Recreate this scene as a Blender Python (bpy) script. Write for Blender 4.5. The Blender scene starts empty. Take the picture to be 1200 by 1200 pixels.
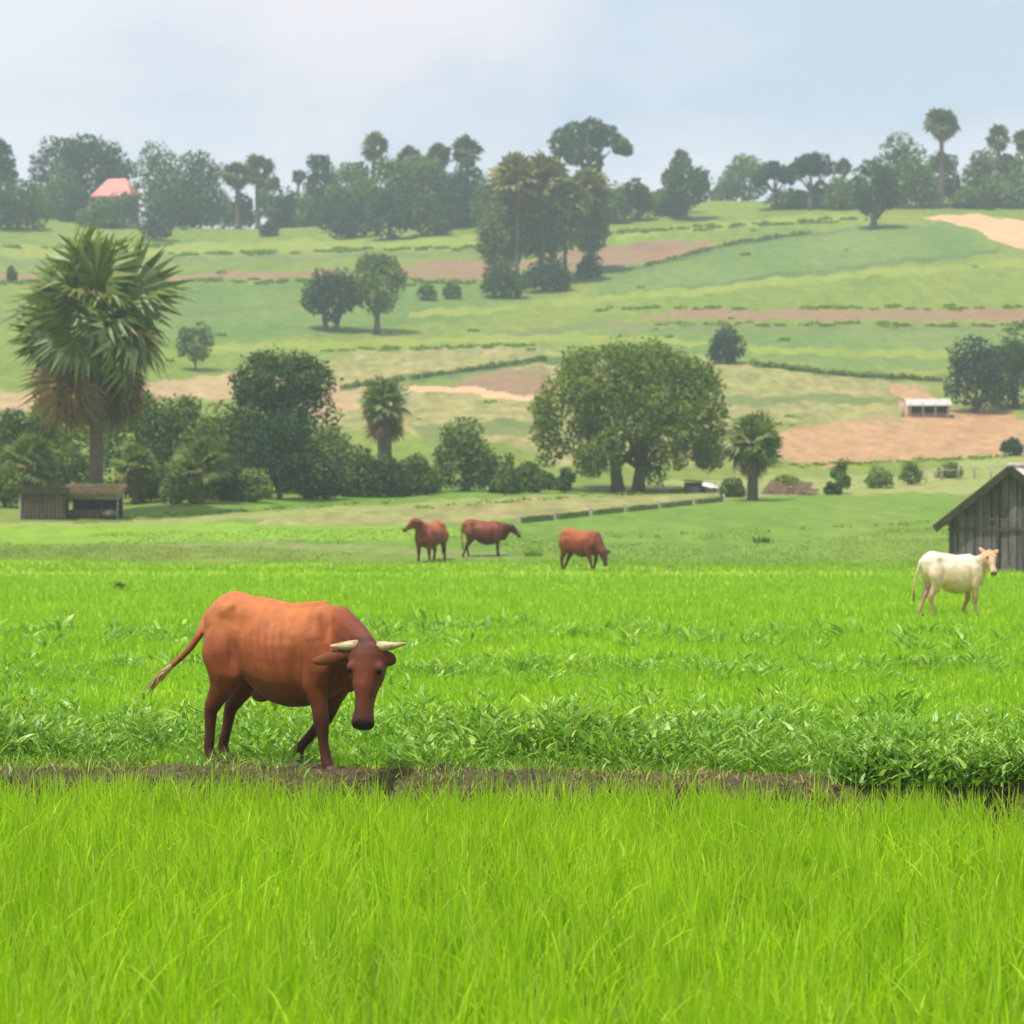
import bpy, bmesh, math, random
import numpy as np
from mathutils import Vector, Matrix, Euler

random.seed(7)
RG = np.random.default_rng(11)
R = math.radians
scene = bpy.context.scene
COL = scene.collection

# ---------------------------------------------------------------- camera
F = 3000.0            # focal length in pixels of a 1200 px wide frame
CAMH = 2.0            # camera height
YH = 605.0            # eye level row
cd = bpy.data.cameras.new('camera')
cam = bpy.data.objects.new('camera', cd)
COL.objects.link(cam)
cam.location = (0, 0, CAMH)
cam.rotation_euler = (R(90) + math.atan((YH - 600) / F), 0, 0)
cd.sensor_width = 36
cd.lens = 36 * F / 1200
cd.clip_start = 0.5
cd.clip_end = 6000
cd.dof.use_dof = True
cd.dof.focus_distance = 20.3
cd.dof.aperture_fstop = 3.4
scene.camera = cam

# ---------------------------------------------------------------- sky, sun, exposure
SUN_EL, SUN_AZ = 68.0, 222.0      # azimuth clockwise from +Y (the view direction)
world = bpy.data.worlds.new('World')
scene.world = world
world.use_nodes = True
wn = world.node_tree.nodes; wl = world.node_tree.links
wn.clear()
w_out = wn.new('ShaderNodeOutputWorld')
w_bg = wn.new('ShaderNodeBackground'); w_bg.inputs['Strength'].default_value = 0.10
w_sky = wn.new('ShaderNodeTexSky'); w_sky.sky_type = 'NISHITA'; w_sky.sun_disc = False
w_sky.sun_elevation = R(SUN_EL); w_sky.sun_rotation = R(SUN_AZ)
w_sky.air_density = 1.0; w_sky.dust_density = 2.0; w_sky.ozone_density = 1.5
w_tc = wn.new('ShaderNodeTexCoord')
w_map = wn.new('ShaderNodeMapping'); w_map.inputs['Scale'].default_value = (3.0, 3.0, 10.0)
w_map.inputs['Location'].default_value = (0.33, 0.0, 0.62)
w_n = wn.new('ShaderNodeTexNoise'); w_n.inputs['Scale'].default_value = 1.1
w_n.inputs['Detail'].default_value = 5; w_n.inputs['Roughness'].default_value = 0.5
w_r = wn.new('ShaderNodeValToRGB')
w_r.color_ramp.elements[0].position = 0.40; w_r.color_ramp.elements[0].color = (0.0, 0.0, 0.0, 1)
w_r.color_ramp.elements[1].position = 0.62; w_r.color_ramp.elements[1].color = (1, 1, 1, 1)
w_v = wn.new('ShaderNodeMix'); w_v.data_type = 'RGBA'          # thin high veil over the whole sky
w_v.inputs[0].default_value = 0.80
w_v.inputs[7].default_value = (6.0, 7.05, 8.4, 1)
w_m = wn.new('ShaderNodeMix'); w_m.data_type = 'RGBA'
w_m.inputs[7].default_value = (7.9, 7.95, 8.7, 1)
wl.new(w_tc.outputs['Generated'], w_map.inputs[0]); wl.new(w_map.outputs[0], w_n.inputs['Vector'])
wl.new(w_n.outputs['Fac'], w_r.inputs[0])
wl.new(w_sky.outputs[0], w_v.inputs[6]); wl.new(w_v.outputs[2], w_m.inputs[6])
wl.new(w_r.outputs[0], w_m.inputs[0])
# one soft pinkish cloud bank low above the hills, straight ahead and slightly left
w_cm = wn.new('ShaderNodeMapping'); w_cm.inputs['Location'].default_value = (0.5, -2.4, -3.55); w_cm.inputs['Scale'].default_value = (9.5, 2.5, 18.5)
w_cd = wn.new('ShaderNodeMix'); w_cd.data_type = 'RGBA'; w_cd.blend_type = 'LINEAR_LIGHT'; w_cd.inputs[0].default_value = 0.05
w_n2 = wn.new('ShaderNodeTexNoise'); w_n2.inputs['Scale'].default_value = 14; w_n2.inputs['Detail'].default_value = 6
w_cg = wn.new('ShaderNodeTexGradient'); w_cg.gradient_type = 'SPHERICAL'
w_cr = wn.new('ShaderNodeValToRGB'); w_cr.color_ramp.elements[0].color = (0, 0, 0, 1); w_cr.color_ramp.elements[1].position = .55; w_cr.color_ramp.elements[1].color = (.75, .75, .75, 1)
w_c = wn.new('ShaderNodeMix'); w_c.data_type = 'RGBA'; w_c.inputs[7].default_value = (8.6, 8.1, 8.6, 1)
wl.new(w_tc.outputs['Generated'], w_n2.inputs['Vector']); wl.new(w_tc.outputs['Generated'], w_cd.inputs[6]); wl.new(w_n2.outputs['Color'], w_cd.inputs[7])
wl.new(w_cd.outputs[2], w_cm.inputs[0]); wl.new(w_cm.outputs[0], w_cg.inputs[0]); wl.new(w_cg.outputs['Fac'], w_cr.inputs[0])
wl.new(w_cr.outputs[0], w_c.inputs[0]); wl.new(w_m.outputs[2], w_c.inputs[6])
wl.new(w_c.outputs[2], w_bg.inputs['Color']); wl.new(w_bg.outputs[0], w_out.inputs['Surface'])

sl = bpy.data.lights.new('sun', 'SUN')
sl.energy = 4.8; sl.angle = R(1.0); sl.color = (1.0, 0.95, 0.87)
sun = bpy.data.objects.new('sun', sl); COL.objects.link(sun)
sd = Vector((math.sin(R(SUN_AZ)) * math.cos(R(SUN_EL)), math.cos(R(SUN_AZ)) * math.cos(R(SUN_EL)), math.sin(R(SUN_EL))))
sun.rotation_euler = sd.to_track_quat('Z', 'Y').to_euler()
sun.location = (0, 0, 60)

scene.view_settings.view_transform = 'Standard'
scene.view_settings.look = 'None'
scene.view_settings.gamma = 1.0
scene.view_settings.exposure = 0.12
scene.view_settings.use_curve_mapping = False
scene.cycles.volume_bounces = 1
scene.cycles.max_bounces = 8
scene.cycles.transparent_max_bounces = 8

# ---------------------------------------------------------------- mesh helpers
def np_mesh(name, V, T, smooth=False, col=None):
    """V (N,3); T (M,k) faces of one size"""
    V = np.asarray(V, dtype=np.float32); T = np.asarray(T, dtype=np.int32)
    me = bpy.data.meshes.new(name)
    me.vertices.add(len(V)); me.vertices.foreach_set('co', V.ravel())
    k = T.shape[1]
    me.loops.add(T.size); me.loops.foreach_set('vertex_index', T.ravel())
    me.polygons.add(len(T)); me.polygons.foreach_set('loop_start', np.arange(0, T.size, k, dtype=np.int32))
    me.polygons.foreach_set('use_smooth', np.full(len(T), smooth))
    if col is not None:
        a = me.color_attributes.new('tint', 'FLOAT_COLOR', 'POINT')
        a.data.foreach_set('color', np.asarray(col, dtype=np.float32).ravel())
    me.update(calc_edges=True)
    return me

def link(name, me, mat=None, parent=None, loc=None, rot=None):
    o = bpy.data.objects.new(name, me); COL.objects.link(o)
    if mat is not None and me is not None and not me.materials: me.materials.append(mat)
    if parent is not None: o.parent = parent
    if loc is not None: o.location = loc
    if rot is not None: o.rotation_euler = rot
    return o

def tag(o, label=None, cat=None, group=None, kind=None):
    if label: o['label'] = label
    if cat: o['category'] = cat
    if group: o['group'] = group
    if kind: o['kind'] = kind
    return o

def thing(name, loc, label, cat, group=None, rz=0.0):
    o = link(name, None, None, None, loc, (0, 0, rz))
    return tag(o, label, cat, group)

class MB:
    """collects boxes, tubes and polygons into one mesh"""
    def __init__(s): s.v = []; s.f = []; s.sm = []
    def add(s, vs, fs, smooth=False):
        b = len(s.v); s.v += [tuple(v) for v in vs]; s.f += [tuple(i + b for i in f) for f in fs]; s.sm += [smooth] * len(fs)
    def box(s, c, d, M=None, jit=0.0):
        hx, hy, hz = d[0] / 2, d[1] / 2, d[2] / 2
        vs = [Vector((x * hx + random.uniform(-jit, jit), y * hy, z * hz + random.uniform(-jit, jit))) for x in (-1, 1) for y in (-1, 1) for z in (-1, 1)]
        if M is not None: vs = [M @ v for v in vs]
        c = Vector(c); vs = [v + c for v in vs]
        s.add(vs, [(0, 1, 3, 2), (4, 6, 7, 5), (0, 4, 5, 1), (2, 3, 7, 6), (0, 2, 6, 4), (1, 5, 7, 3)])
    def tube(s, pts, rad, n=8, cap=True, ref=None):
        V, Q = loft(pts, rad, rad, n, cap, ref)
        s.add(V, Q, True)
    def mesh(s, name):
        me = bpy.data.meshes.new(name); me.from_pydata(s.v, [], s.f)
        me.polygons.foreach_set('use_smooth', s.sm); me.update(); return me
    def build(s, name, mat, parent=None, loc=None, rot=None, bevel=0):
        o = link(name, s.mesh(name), mat, parent, loc, rot)
        if bevel:
            m = o.modifiers.new('bevel', 'BEVEL'); m.width = bevel; m.segments = 2
        return o

def loft(pts, ra, rb, n=12, cap=True, ref=None, shape=None):
    """tube through pts with side radius ra and up radius rb"""
    pts = [Vector(p) for p in pts]; m = len(pts); vs = []; fs = []
    ref = Vector(ref) if ref is not None else None
    prev = None
    for i, p in enumerate(pts):
        t = (pts[min(i + 1, m - 1)] - pts[max(i - 1, 0)]).normalized()
        if ref is not None: side = ref.copy()
        elif prev is None: side = Vector((0, 1, 0)) if abs(t.y) < .9 else Vector((1, 0, 0))
        else: side = prev.copy()
        side = (side - t * side.dot(t)).normalized(); prev = side
        up = t.cross(side) * -1
        for k in range(n):
            a = 2 * math.pi * k / n
            sa, ca = math.sin(a), math.cos(a)
            w = 1.0
            if shape: w = shape(ca)
            vs.append(p + side * (sa * ra[i] * w) + up * (ca * rb[i]))
    for i in range(m - 1):
        for k in range(n):
            a, b = i * n + k, i * n + (k + 1) % n
            fs.append((a, b, b + n, a + n))
    if cap:
        fs.append(tuple(range(n - 1, -1, -1))); fs.append(tuple(range((m - 1) * n, m * n)))
    return vs, fs

# ---------------------------------------------------------------- materials
def new_mat(name):
    m = bpy.data.materials.new(name); m.use_nodes = True
    nt = m.node_tree; nt.nodes.clear()
    out = nt.nodes.new('ShaderNodeOutputMaterial')
    return m, nt, out

def ramp(nt, stops):
    r = nt.nodes.new('ShaderNodeValToRGB'); cr = r.color_ramp
    while len(cr.elements) < len(stops): cr.elements.new(0.5)
    for e, (p, c) in zip(cr.elements, stops): e.position = p; e.color = (c[0], c[1], c[2], 1)
    return r

def noise(nt, scale, detail=4, vec=None, rough=0.5):
    n = nt.nodes.new('ShaderNodeTexNoise'); n.inputs['Scale'].default_value = scale
    n.inputs['Detail'].default_value = detail; n.inputs['Roughness'].default_value = rough
    if vec is not None: nt.links.new(vec, n.inputs['Vector'])
    return n

def coords(nt, scale=(1, 1, 1), world=True, rot=(0, 0, 0)):
    mp = nt.nodes.new('ShaderNodeMapping'); mp.inputs['Scale'].default_value = scale
    mp.inputs['Rotation'].default_value = rot
    if world:
        g = nt.nodes.new('ShaderNodeNewGeometry'); nt.links.new(g.outputs['Position'], mp.inputs[0])
    else:
        g = nt.nodes.new('ShaderNodeTexCoord'); nt.links.new(g.outputs['Object'], mp.inputs[0])
    return mp.outputs[0]

def mixc(nt, a, b, fac, mode='MIX'):
    m = nt.nodes.new('ShaderNodeMix'); m.data_type = 'RGBA'; m.blend_type = mode
    for s, i in ((fac, 0), (a, 6), (b, 7)):
        if hasattr(s, 'is_linked'): nt.links.new(s, m.inputs[i])
        else: m.inputs[i].default_value = s if i == 0 else (s[0], s[1], s[2], 1)
    return m.outputs[2]

def surf_mat(name, cols, scale=1.0, rough=0.9, stretch=(1, 1, 1), bump=0.0, bscale=None, world=True, fine=None, spec=0.2, rot=(0, 0, 0), metal=0.0):
    """noise-driven colour between the stops in cols, optional second finer noise"""
    m, nt, out = new_mat(name)
    p = nt.nodes.new('ShaderNodeBsdfPrincipled'); p.inputs['Roughness'].default_value = rough
    p.inputs['Specular IOR Level'].default_value = spec; p.inputs['Metallic'].default_value = metal
    v = coords(nt, stretch, world, rot)
    n = noise(nt, scale, 5, v, 0.6)
    k = len(cols)
    r = ramp(nt, [(0.32 + 0.36 * i / max(1, k - 1), c) for i, c in enumerate(cols)])
    nt.links.new(n.outputs['Fac'], r.inputs[0]); c = r.outputs[0]
    if fine:
        n2 = noise(nt, fine[0], 3, v, 0.7)
        r2 = ramp(nt, [(0.3, (1 - fine[1],) * 3), (0.7, (1 + fine[1],) * 3)])
        nt.links.new(n2.outputs['Fac'], r2.inputs[0])
        c = mixc(nt, c, r2.outputs[0], 1.0, 'MULTIPLY')
    nt.links.new(c, p.inputs['Base Color'])
    if bump:
        bn = noise(nt, bscale or scale * 4, 4, v, 0.6)
        b = nt.nodes.new('ShaderNodeBump'); b.inputs['Strength'].default_value = bump; b.inputs['Distance'].default_value = 0.3
        nt.links.new(bn.outputs['Fac'], b.inputs['Height']); nt.links.new(b.outputs[0], p.inputs['Normal'])
    nt.links.new(p.outputs[0], out.inputs[0])
    return m

def leaf_mat(name, cols, trans=0.3, patch=None, gloss=0.0, tint=(1.15, 1.1, 0.6)):
    """each leaf its own shade; patch = (scale, strength) slow change of hue over the plant mass"""
    m, nt, out = new_mat(name)
    g = nt.nodes.new('ShaderNodeNewGeometry')
    k = len(cols)
    r = ramp(nt, [(i / max(1, k - 1), c) for i, c in enumerate(cols)])
    nt.links.new(g.outputs['Random Per Island'], r.inputs[0]); c = r.outputs[0]
    if patch:
        v = coords(nt, (1, 1, 1), True)
        n = noise(nt, patch[0], 3, v, 0.5)
        s = patch[1]
        r2 = ramp(nt, [(0.35, (1 - s, 1 - s * .8, 1 - s * .6)), (0.65, (1 + s, 1 + s * .7, 1 + s * .2))])
        nt.links.new(n.outputs['Fac'], r2.inputs[0]); c = mixc(nt, c, r2.outputs[0], 1.0, 'MULTIPLY')
    d = nt.nodes.new('ShaderNodeBsdfDiffuse'); t = nt.nodes.new('ShaderNodeBsdfTranslucent')
    nt.links.new(c, d.inputs['Color'])
    ct = mixc(nt, c, tint, 1.0, 'MULTIPLY'); nt.links.new(ct, t.inputs['Color'])
    mx = nt.nodes.new('ShaderNodeMixShader'); mx.inputs[0].default_value = trans
    nt.links.new(d.outputs[0], mx.inputs[1]); nt.links.new(t.outputs[0], mx.inputs[2])
    last = mx.outputs[0]
    if gloss:
        gl = nt.nodes.new('ShaderNodeBsdfGlossy'); gl.inputs['Roughness'].default_value = 0.45
        m2 = nt.nodes.new('ShaderNodeMixShader'); m2.inputs[0].default_value = gloss
        nt.links.new(last, m2.inputs[1]); nt.links.new(gl.outputs[0], m2.inputs[2]); last = m2.outputs[0]
    nt.links.new(last, out.inputs[0])
    return m

# ---------------------------------------------------------------- terrain
_D = np.array([-60, 15, 19, 88, 94, 100, 110, 120, 130, 140, 150, 160, 175, 190, 210, 230, 255, 280, 310, 340, 370, 400, 425, 450, 480, 520, 600, 760, 900.])
_Y = {100: 650, 110: 624, 120: 607, 130: 595, 140: 587, 150: 581, 160: 573, 175: 556, 190: 533, 210: 500, 230: 470, 255: 434, 280: 401, 310: 364, 340: 331, 370: 302, 400: 277, 425: 259, 450: 245}
_Z = np.array([{-60: -.48, 15: -.48, 19: -.48, 88: 0.0, 94: 0.12, 480: 58.0, 520: 58.5, 600: 58, 760: 50, 900: 40}.get(d, None) if d not in _Y else CAMH + (YH - _Y[d]) * d / F for d in [int(x) for x in _D]], dtype=float)
_Dd = np.linspace(-60, 900, 3841)
_Zd = np.interp(_Dd, _D[3:], _Z[3:])
for _ in range(3): _Zd = np.convolve(np.pad(_Zd, 12, 'edge'), np.ones(25) / 25, 'valid')

def bund_y(x):
    return 19.85 - 0.14 * x + 0.12 * np.sin(x * 1.9) + 0.05 * np.sin(x * 5.3)

def tz(x, y):
    """ground height"""
    x = np.asarray(x, float); y = np.asarray(y, float)
    z = np.interp(y, _Dd, _Zd)
    s = np.clip((y - 110) / 190, 0, 1); s = s * s * (3 - 2 * s)
    z = z + s * (0.9 * np.sin(x / 31 + 1.3 + y / 90) + 0.7 * np.sin(x / 13.0 - y / 41))
    e = np.clip((y - 290) / 150, 0, 1)
    z = z + e * (0.022 * x + 0.8 * np.sin(x / 22 + 0.6))
    m = np.clip((y - 88) / 14, 0, 1) * np.clip((175 - y) / 40, 0, 1)
    z = z + m * (0.10 * np.sin(x / 3.1 + y / 7) + 0.07 * np.sin(x / 1.7 - y / 5))
    b = bund_y(x)                               # front paddy lies lower than the bund
    f = np.clip((y - (b - 0.1)) / 0.5, 0, 1)
    return z * f + (-0.48) * (1 - f) + np.where((y > b) & (y < 88), -0.06, 0) * f

_ds = np.linspace(21.5, 700, 6800)
def at(px, py, near=21.5):
    """the ground point seen at photo pixel (px, py)"""
    u = (px - 600) / F
    ds = _ds[_ds >= near]
    zz = tz(u * ds, ds)
    yy = YH - F * (zz - CAMH) / ds
    k = np.nonzero(yy <= py)[0]
    i = k[0] if len(k) else int(np.argmin(yy))
    d = ds[i]
    if i > 0 and len(k):
        t = (yy[i - 1] - py) / max(1e-6, yy[i - 1] - yy[i]); d = ds[i - 1] + t * (ds[i] - ds[i - 1])
    return Vector((u * d, d, float(tz(u * d, d))))
def mpp(p): return p.y / F                        # metres per photo pixel at p

# rows: about 1.6 photo pixels apart on the slopes
rows = list(np.linspace(-30, 8, 6)) + list(np.linspace(9, 18.6, 22)) + list(np.linspace(18.8, 21.2, 25)) + list(21.2 * (88 / 21.2) ** np.linspace(0.01, 1, 60))
d = 88.6
while d < 470: rows.append(d); d += max(0.35, 1.6 * d * d / F / 2 * 0.0 + (0.9 if d < 180 else 1.15 + (d - 180) * 0.0012))
rows += list(np.linspace(472, 900, 30))
rows = np.array(rows)
us = np.concatenate([-np.geomspace(1.2, 0.27, 16), np.linspace(-0.26, 0.26, 330), np.geomspace(0.27, 1.2, 16)])
GX = us[None, :] * np.maximum(rows[:, None], 14.0); GY = np.repeat(rows[:, None], len(us), 1)
GZ = tz(GX, GY)
nr, nc = GX.shape
gx = (GX[:-1, :-1] + GX[1:, 1:]) / 2; gy = (GY[:-1, :-1] + GY[1:, 1:]) / 2
gz = tz(gx, gy)
GPX = 600 + F * gx / np.maximum(gy, 1); GPY = YH - F * (gz - CAMH) / np.maximum(gy, 1)

def inpoly(px, py, poly):
    r = np.zeros(px.shape, bool); n = len(poly); j = n - 1
    for i in range(n):
        xi, yi = poly[i]; xj, yj = poly[j]
        c = ((yi > py) != (yj > py)) & (px < (xj - xi) * (py - yi) / ((yj - yi) or 1e-9) + xi)
        r ^= c; j = i
    return r
wob = 1.6 * np.sin(GPX / 17.0 + GPY / 9) + 1.2 * np.sin(GPX / 6.3 + 2)

SOIL = [(0.24, 0.15, 0.085), (0.33, 0.215, 0.125), (0.27, 0.20, 0.10)]
M = {}
M['slope'] = surf_mat('hill_grass', [(0.115, 0.172, 0.022), (0.15, 0.198, 0.028), (0.178, 0.205, 0.036)], 0.06, 0.95, (1, .22, 1), 0.3, 1.2, fine=(0.7, 0.20))
M['slope2'] = surf_mat('hill_crop', [(0.095, 0.158, 0.032), (0.12, 0.18, 0.037), (0.145, 0.195, 0.045)], 0.07, 0.95, (1, .2, 1), 0.3, 1.2, fine=(0.8, 0.16))
M['dark'] = surf_mat('hedge_bank_ground', [(0.055, 0.095, 0.022), (0.09, 0.135, 0.035), (0.13, 0.165, 0.05)], 0.25, 0.95, (1, .4, 1), 0.4, 1.6, fine=(1.6, 0.3))
M['tan'] = surf_mat('dry_pasture', [(0.20, 0.19, 0.062), (0.27, 0.235, 0.085), (0.20, 0.21, 0.062), (0.30, 0.24, 0.10)], 0.12, 0.95, (1, .22, 1), 0.35, 1.2, fine=(0.8, 0.32))
M['orange'] = surf_mat('ploughed_earth', [(0.31, 0.175, 0.085), (0.37, 0.215, 0.105), (0.32, 0.215, 0.10)], 0.16, 0.95, (1, .25, 1), 0.35, 1.2, fine=(0.9, 0.24))
M['brown'] = surf_mat('brown_field', [(0.19, 0.115, 0.062), (0.24, 0.145, 0.08), (0.19, 0.155, 0.066)], 0.12, 0.95, (1, .4, 1), 0.3, 1.5, fine=(1.6, 0.2))
M['earth'] = surf_mat('pale_bare_earth', [(0.30, 0.21, 0.10), (0.36, 0.25, 0.125), (0.28, 0.235, 0.10)], 0.14, 0.95, (1, .25, 1), 0.3, 1.2, fine=(0.9, 0.2))
M['track'] = surf_mat('dirt_track_earth', [(0.45, 0.28, 0.14), (0.54, 0.36, 0.20)], 0.3, 0.95, (1, 1, 1), 0.2, 1.5, fine=(1.5, 0.15))
M['mead'] = surf_mat('meadow', [(0.10, 0.185, 0.020), (0.125, 0.21, 0.024), (0.15, 0.22, 0.030)], 0.09, 0.95, (1, .35, 1), 0.3, 1.2, fine=(1.0, 0.2))
M['bright'] = surf_mat('paddy_green', [(0.20, 0.34, 0.015), (0.27, 0.41, 0.02), (0.23, 0.38, 0.018)], 0.35, 0.95, (1, .5, 1), 0.4, 9, fine=(5.0, 0.25))
M['pasture'] = surf_mat('pasture_green', [(0.13, 0.25, 0.018), (0.17, 0.29, 0.022), (0.20, 0.30, 0.028)], 0.12, 0.95, (1, .3, 1), 0.3, 1.4, fine=(1.2, 0.15))
M['strip'] = surf_mat('worn_grass_strip', [(0.19, 0.17, 0.07), (0.16, 0.21, 0.045), (0.22, 0.18, 0.085)], 0.2, 0.95, (1, .3, 1), 0.3, 1.4, fine=(1.4, 0.2))
M['light'] = surf_mat('light_green_band', [(0.165, 0.215, 0.028), (0.20, 0.245, 0.036), (0.215, 0.235, 0.048)], 0.12, 0.95, (1, .2, 1), 0.3, 1.3, fine=(1.0, 0.14))
M['dull'] = surf_mat('dull_green_band', [(0.105, 0.145, 0.036), (0.135, 0.165, 0.044), (0.16, 0.17, 0.055)], 0.12, 0.95, (1, .2, 1), 0.3, 1.3, fine=(1.0, 0.16))
M['pale'] = surf_mat('pale_grass', [(0.20, 0.24, 0.06), (0.26, 0.265, 0.085)], 0.15, 0.95, (1, .4, 1), 0.3, 1.5, fine=(1.3, 0.2))
M['wet'] = surf_mat('paddy_soil', [(0.07, 0.10, 0.02), (0.12, 0.17, 0.03)], 1.2, 0.8, (1, 1, 1), 0.4, 9, fine=(6, 0.3))

# name, material, photo outline of the patch; later ones win
PATCH = [
 ('ground', 'slope', None),
 ('front_paddy_ground', 'wet', 'front'),
 ('paddy_ground', 'bright', 'paddy'),
 ('meadow', 'mead', [(-900, 655), (170, 640), (420, 650), (560, 660), (760, 664), (2200, 668), (2200, 575), (1050, 574), (830, 588), (640, 604), (480, 612), (160, 612), (-900, 616)]),
 ('pasture', 'pasture', [(-900, 642), (150, 636), (480, 632), (620, 622), (480, 614), (150, 612), (-900, 618)]),
 ('bare_strip', 'strip', [(150, 640), (300, 634), (480, 642), (640, 652), (600, 656), (480, 651), (300, 641)]),
 ('dry_strip', 'tan', [(300, 614), (330, 597), (480, 592), (620, 580), (860, 574), (880, 584), (700, 600), (560, 612), (470, 616), (330, 616)]),
 ('verge', 'pale', [(-900, 616), (150, 612), (330, 598), (480, 590), (560, 580), (860, 560), (1060, 556), (1190, 530), (2200, 530), (2200, 578), (1050, 578), (890, 580), (620, 584), (480, 596), (330, 606), (160, 616)]),
 ('grass_strip', 'mead', [(150, 600), (330, 584), (560, 572), (700, 570), (700, 578), (560, 584), (330, 597), (150, 607)]),
 ('dry_pasture', 'tan', [(-900, 480), (60, 460), (275, 448), (390, 452), (500, 462), (640, 420), (800, 418), (900, 428), (1010, 440), (1090, 452), (1090, 490), (920, 494), (900, 530), (840, 545), (640, 545), (600, 520), (390, 500), (280, 470), (180, 470), (-900, 520)]),
 ('stubble_field', 'tan', [(350, 440), (420, 412), (600, 404), (660, 414), (560, 432), (470, 446), (390, 452)]),
 ('brown_field', 'brown', [(500, 462), (560, 440), (640, 428), (650, 466), (560, 462)]),
 ('bare_earth', 'earth', [(-900, 470), (60, 460), (180, 446), (280, 438), (330, 440), (340, 456), (280, 464), (180, 472), (60, 480), (-900, 492)]),
 ('bare_earth', 'earth', [(300, 462), (385, 452), (400, 450), (500, 456), (490, 468), (420, 480), (388, 488), (320, 480)]),
 ('ploughed_field', 'orange', [(905, 512), (930, 499), (980, 492), (1080, 490), (2200, 482), (2200, 530), (1180, 534), (1060, 540), (960, 546), (912, 538)]),
 ('bare_slope', 'orange', [(1040, 447), (1075, 452), (1110, 478), (1190, 482), (1190, 494), (1060, 492)]),
 ('brown_field', 'brown', [(740, 369), (800, 363), (900, 362), (2200, 366), (2200, 379), (900, 375), (800, 374)]),
 ('brown_field', 'brown', [(-900, 322), (200, 321), (300, 318), (420, 317), (380, 324), (300, 327), (200, 329), (-900, 334)]),
 ('brown_field', 'brown', [(430, 318), (470, 311), (520, 306), (600, 303), (640, 310), (560, 327), (500, 329), (460, 326)]),
 ('brown_field', 'brown', [(640, 300), (700, 289), (760, 284), (840, 280), (822, 292), (770, 306), (700, 316), (650, 316)]),
 ('crop_field', 'slope2', [(700, 358), (1170, 296), (1120, 262), (1050, 262), (900, 276), (700, 325)]),
 ('field_bank', 'dark', [(700, 326), (700, 314), (760, 311), (850, 286), (960, 270), (1000, 270), (900, 284), (800, 305)]),
 ('field_bank', 'dark', [(720, 346), (900, 322), (1170, 291), (1178, 296), (900, 327), (720, 352)]),
 ('field_bank', 'dark', [(880, 423), (1000, 436), (1110, 441), (1110, 448), (1000, 443), (880, 430)]),
 ('field_bank', 'dark', [(400, 450), (500, 438), (640, 418), (760, 416), (760, 422), (640, 426), (500, 446), (400, 457)]),
 ('far_meadow', 'slope2', [(700, 392), (800, 381), (1000, 380), (2200, 384), (2200, 436), (1000, 432), (880, 420), (770, 412)]),
 ('far_meadow', 'slope2', [(120, 342), (215, 333), (400, 330), (620, 334), (680, 350), (560, 372), (400, 392), (180, 402), (60, 380)]),
 ('light_band', 'light', [(-200, 290), (200, 286), (400, 280), (560, 276), (700, 268), (700, 274), (560, 288), (400, 293), (200, 299), (-200, 304)]),
 ('dull_band', 'dull', [(-200, 306), (200, 303), (420, 297), (560, 293), (560, 298), (420, 304), (200, 311), (-200, 314)]),
 ('light_band', 'light', [(480, 366), (640, 352), (820, 336), (1000, 318), (1300, 296), (1300, 304), (1000, 327), (820, 345), (640, 360), (480, 374)]),
 ('dull_band', 'dull', [(560, 392), (700, 376), (820, 380), (1300, 383), (1300, 388), (820, 388), (700, 386), (600, 396)]),
 ('light_band', 'light', [(220, 404), (420, 398), (620, 392), (760, 394), (860, 404), (760, 404), (620, 400), (420, 408), (220, 414)]),
 ('dull_band', 'dull', [(-200, 372), (160, 366), (380, 356), (380, 361), (160, 374), (-200, 381)]),
 ('light_band', 'light', [(860, 404), (1000, 410), (1300, 412), (1300, 420), (1000, 419), (880, 412)]),
 ('dull_band', 'dull', [(840, 466), (960, 462), (1060, 466), (1050, 474), (940, 472), (850, 476)]),
 ('dull_band', 'dull', [(480, 500), (600, 492), (640, 496), (620, 508), (500, 514)]),
 ('light_band', 'light', [(720, 272), (860, 258), (1000, 250), (1000, 256), (860, 266), (720, 281)]),
 ('dirt_track', 'track', [(1080, 252), (1130, 251), (1180, 256), (2200, 270), (2200, 310), (1188, 292), (1150, 272)]),
 ('dirt_track', 'track', [(478, 456), (486, 450), (560, 455), (640, 466), (640, 473), (560, 463)]),
]
own = np.zeros(gx.shape, int)
for i, (nm, mt, pl) in enumerate(PATCH):
    if pl is None: continue
    if pl == 'front': m = gy < bund_y(gx) + 0.15
    elif pl == 'paddy': m = (gy >= bund_y(gx) + 0.15) & (gy < 96)
    else: m = inpoly(GPX, GPY + wob * np.clip((gy - 90) / 60, 0, 1), pl) & (gy > 90) & (gy < 470)
    own[m] = i
vid = np.arange(nr * nc).reshape(nr, nc)
ALLV = np.stack([GX.ravel(), GY.ravel(), GZ.ravel()], 1)
for i, (nm, mt, pl) in enumerate(PATCH):
    a, b = np.nonzero(own == i)
    if not len(a): continue
    q = np.stack([vid[a, b], vid[a, b + 1], vid[a + 1, b + 1], vid[a + 1, b]], 1)
    u_, inv = np.unique(q, return_inverse=True)
    me = np_mesh(nm, ALLV[u_], inv.reshape(q.shape), True)
    tag(link(nm, me, M[mt]), kind='structure')
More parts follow.
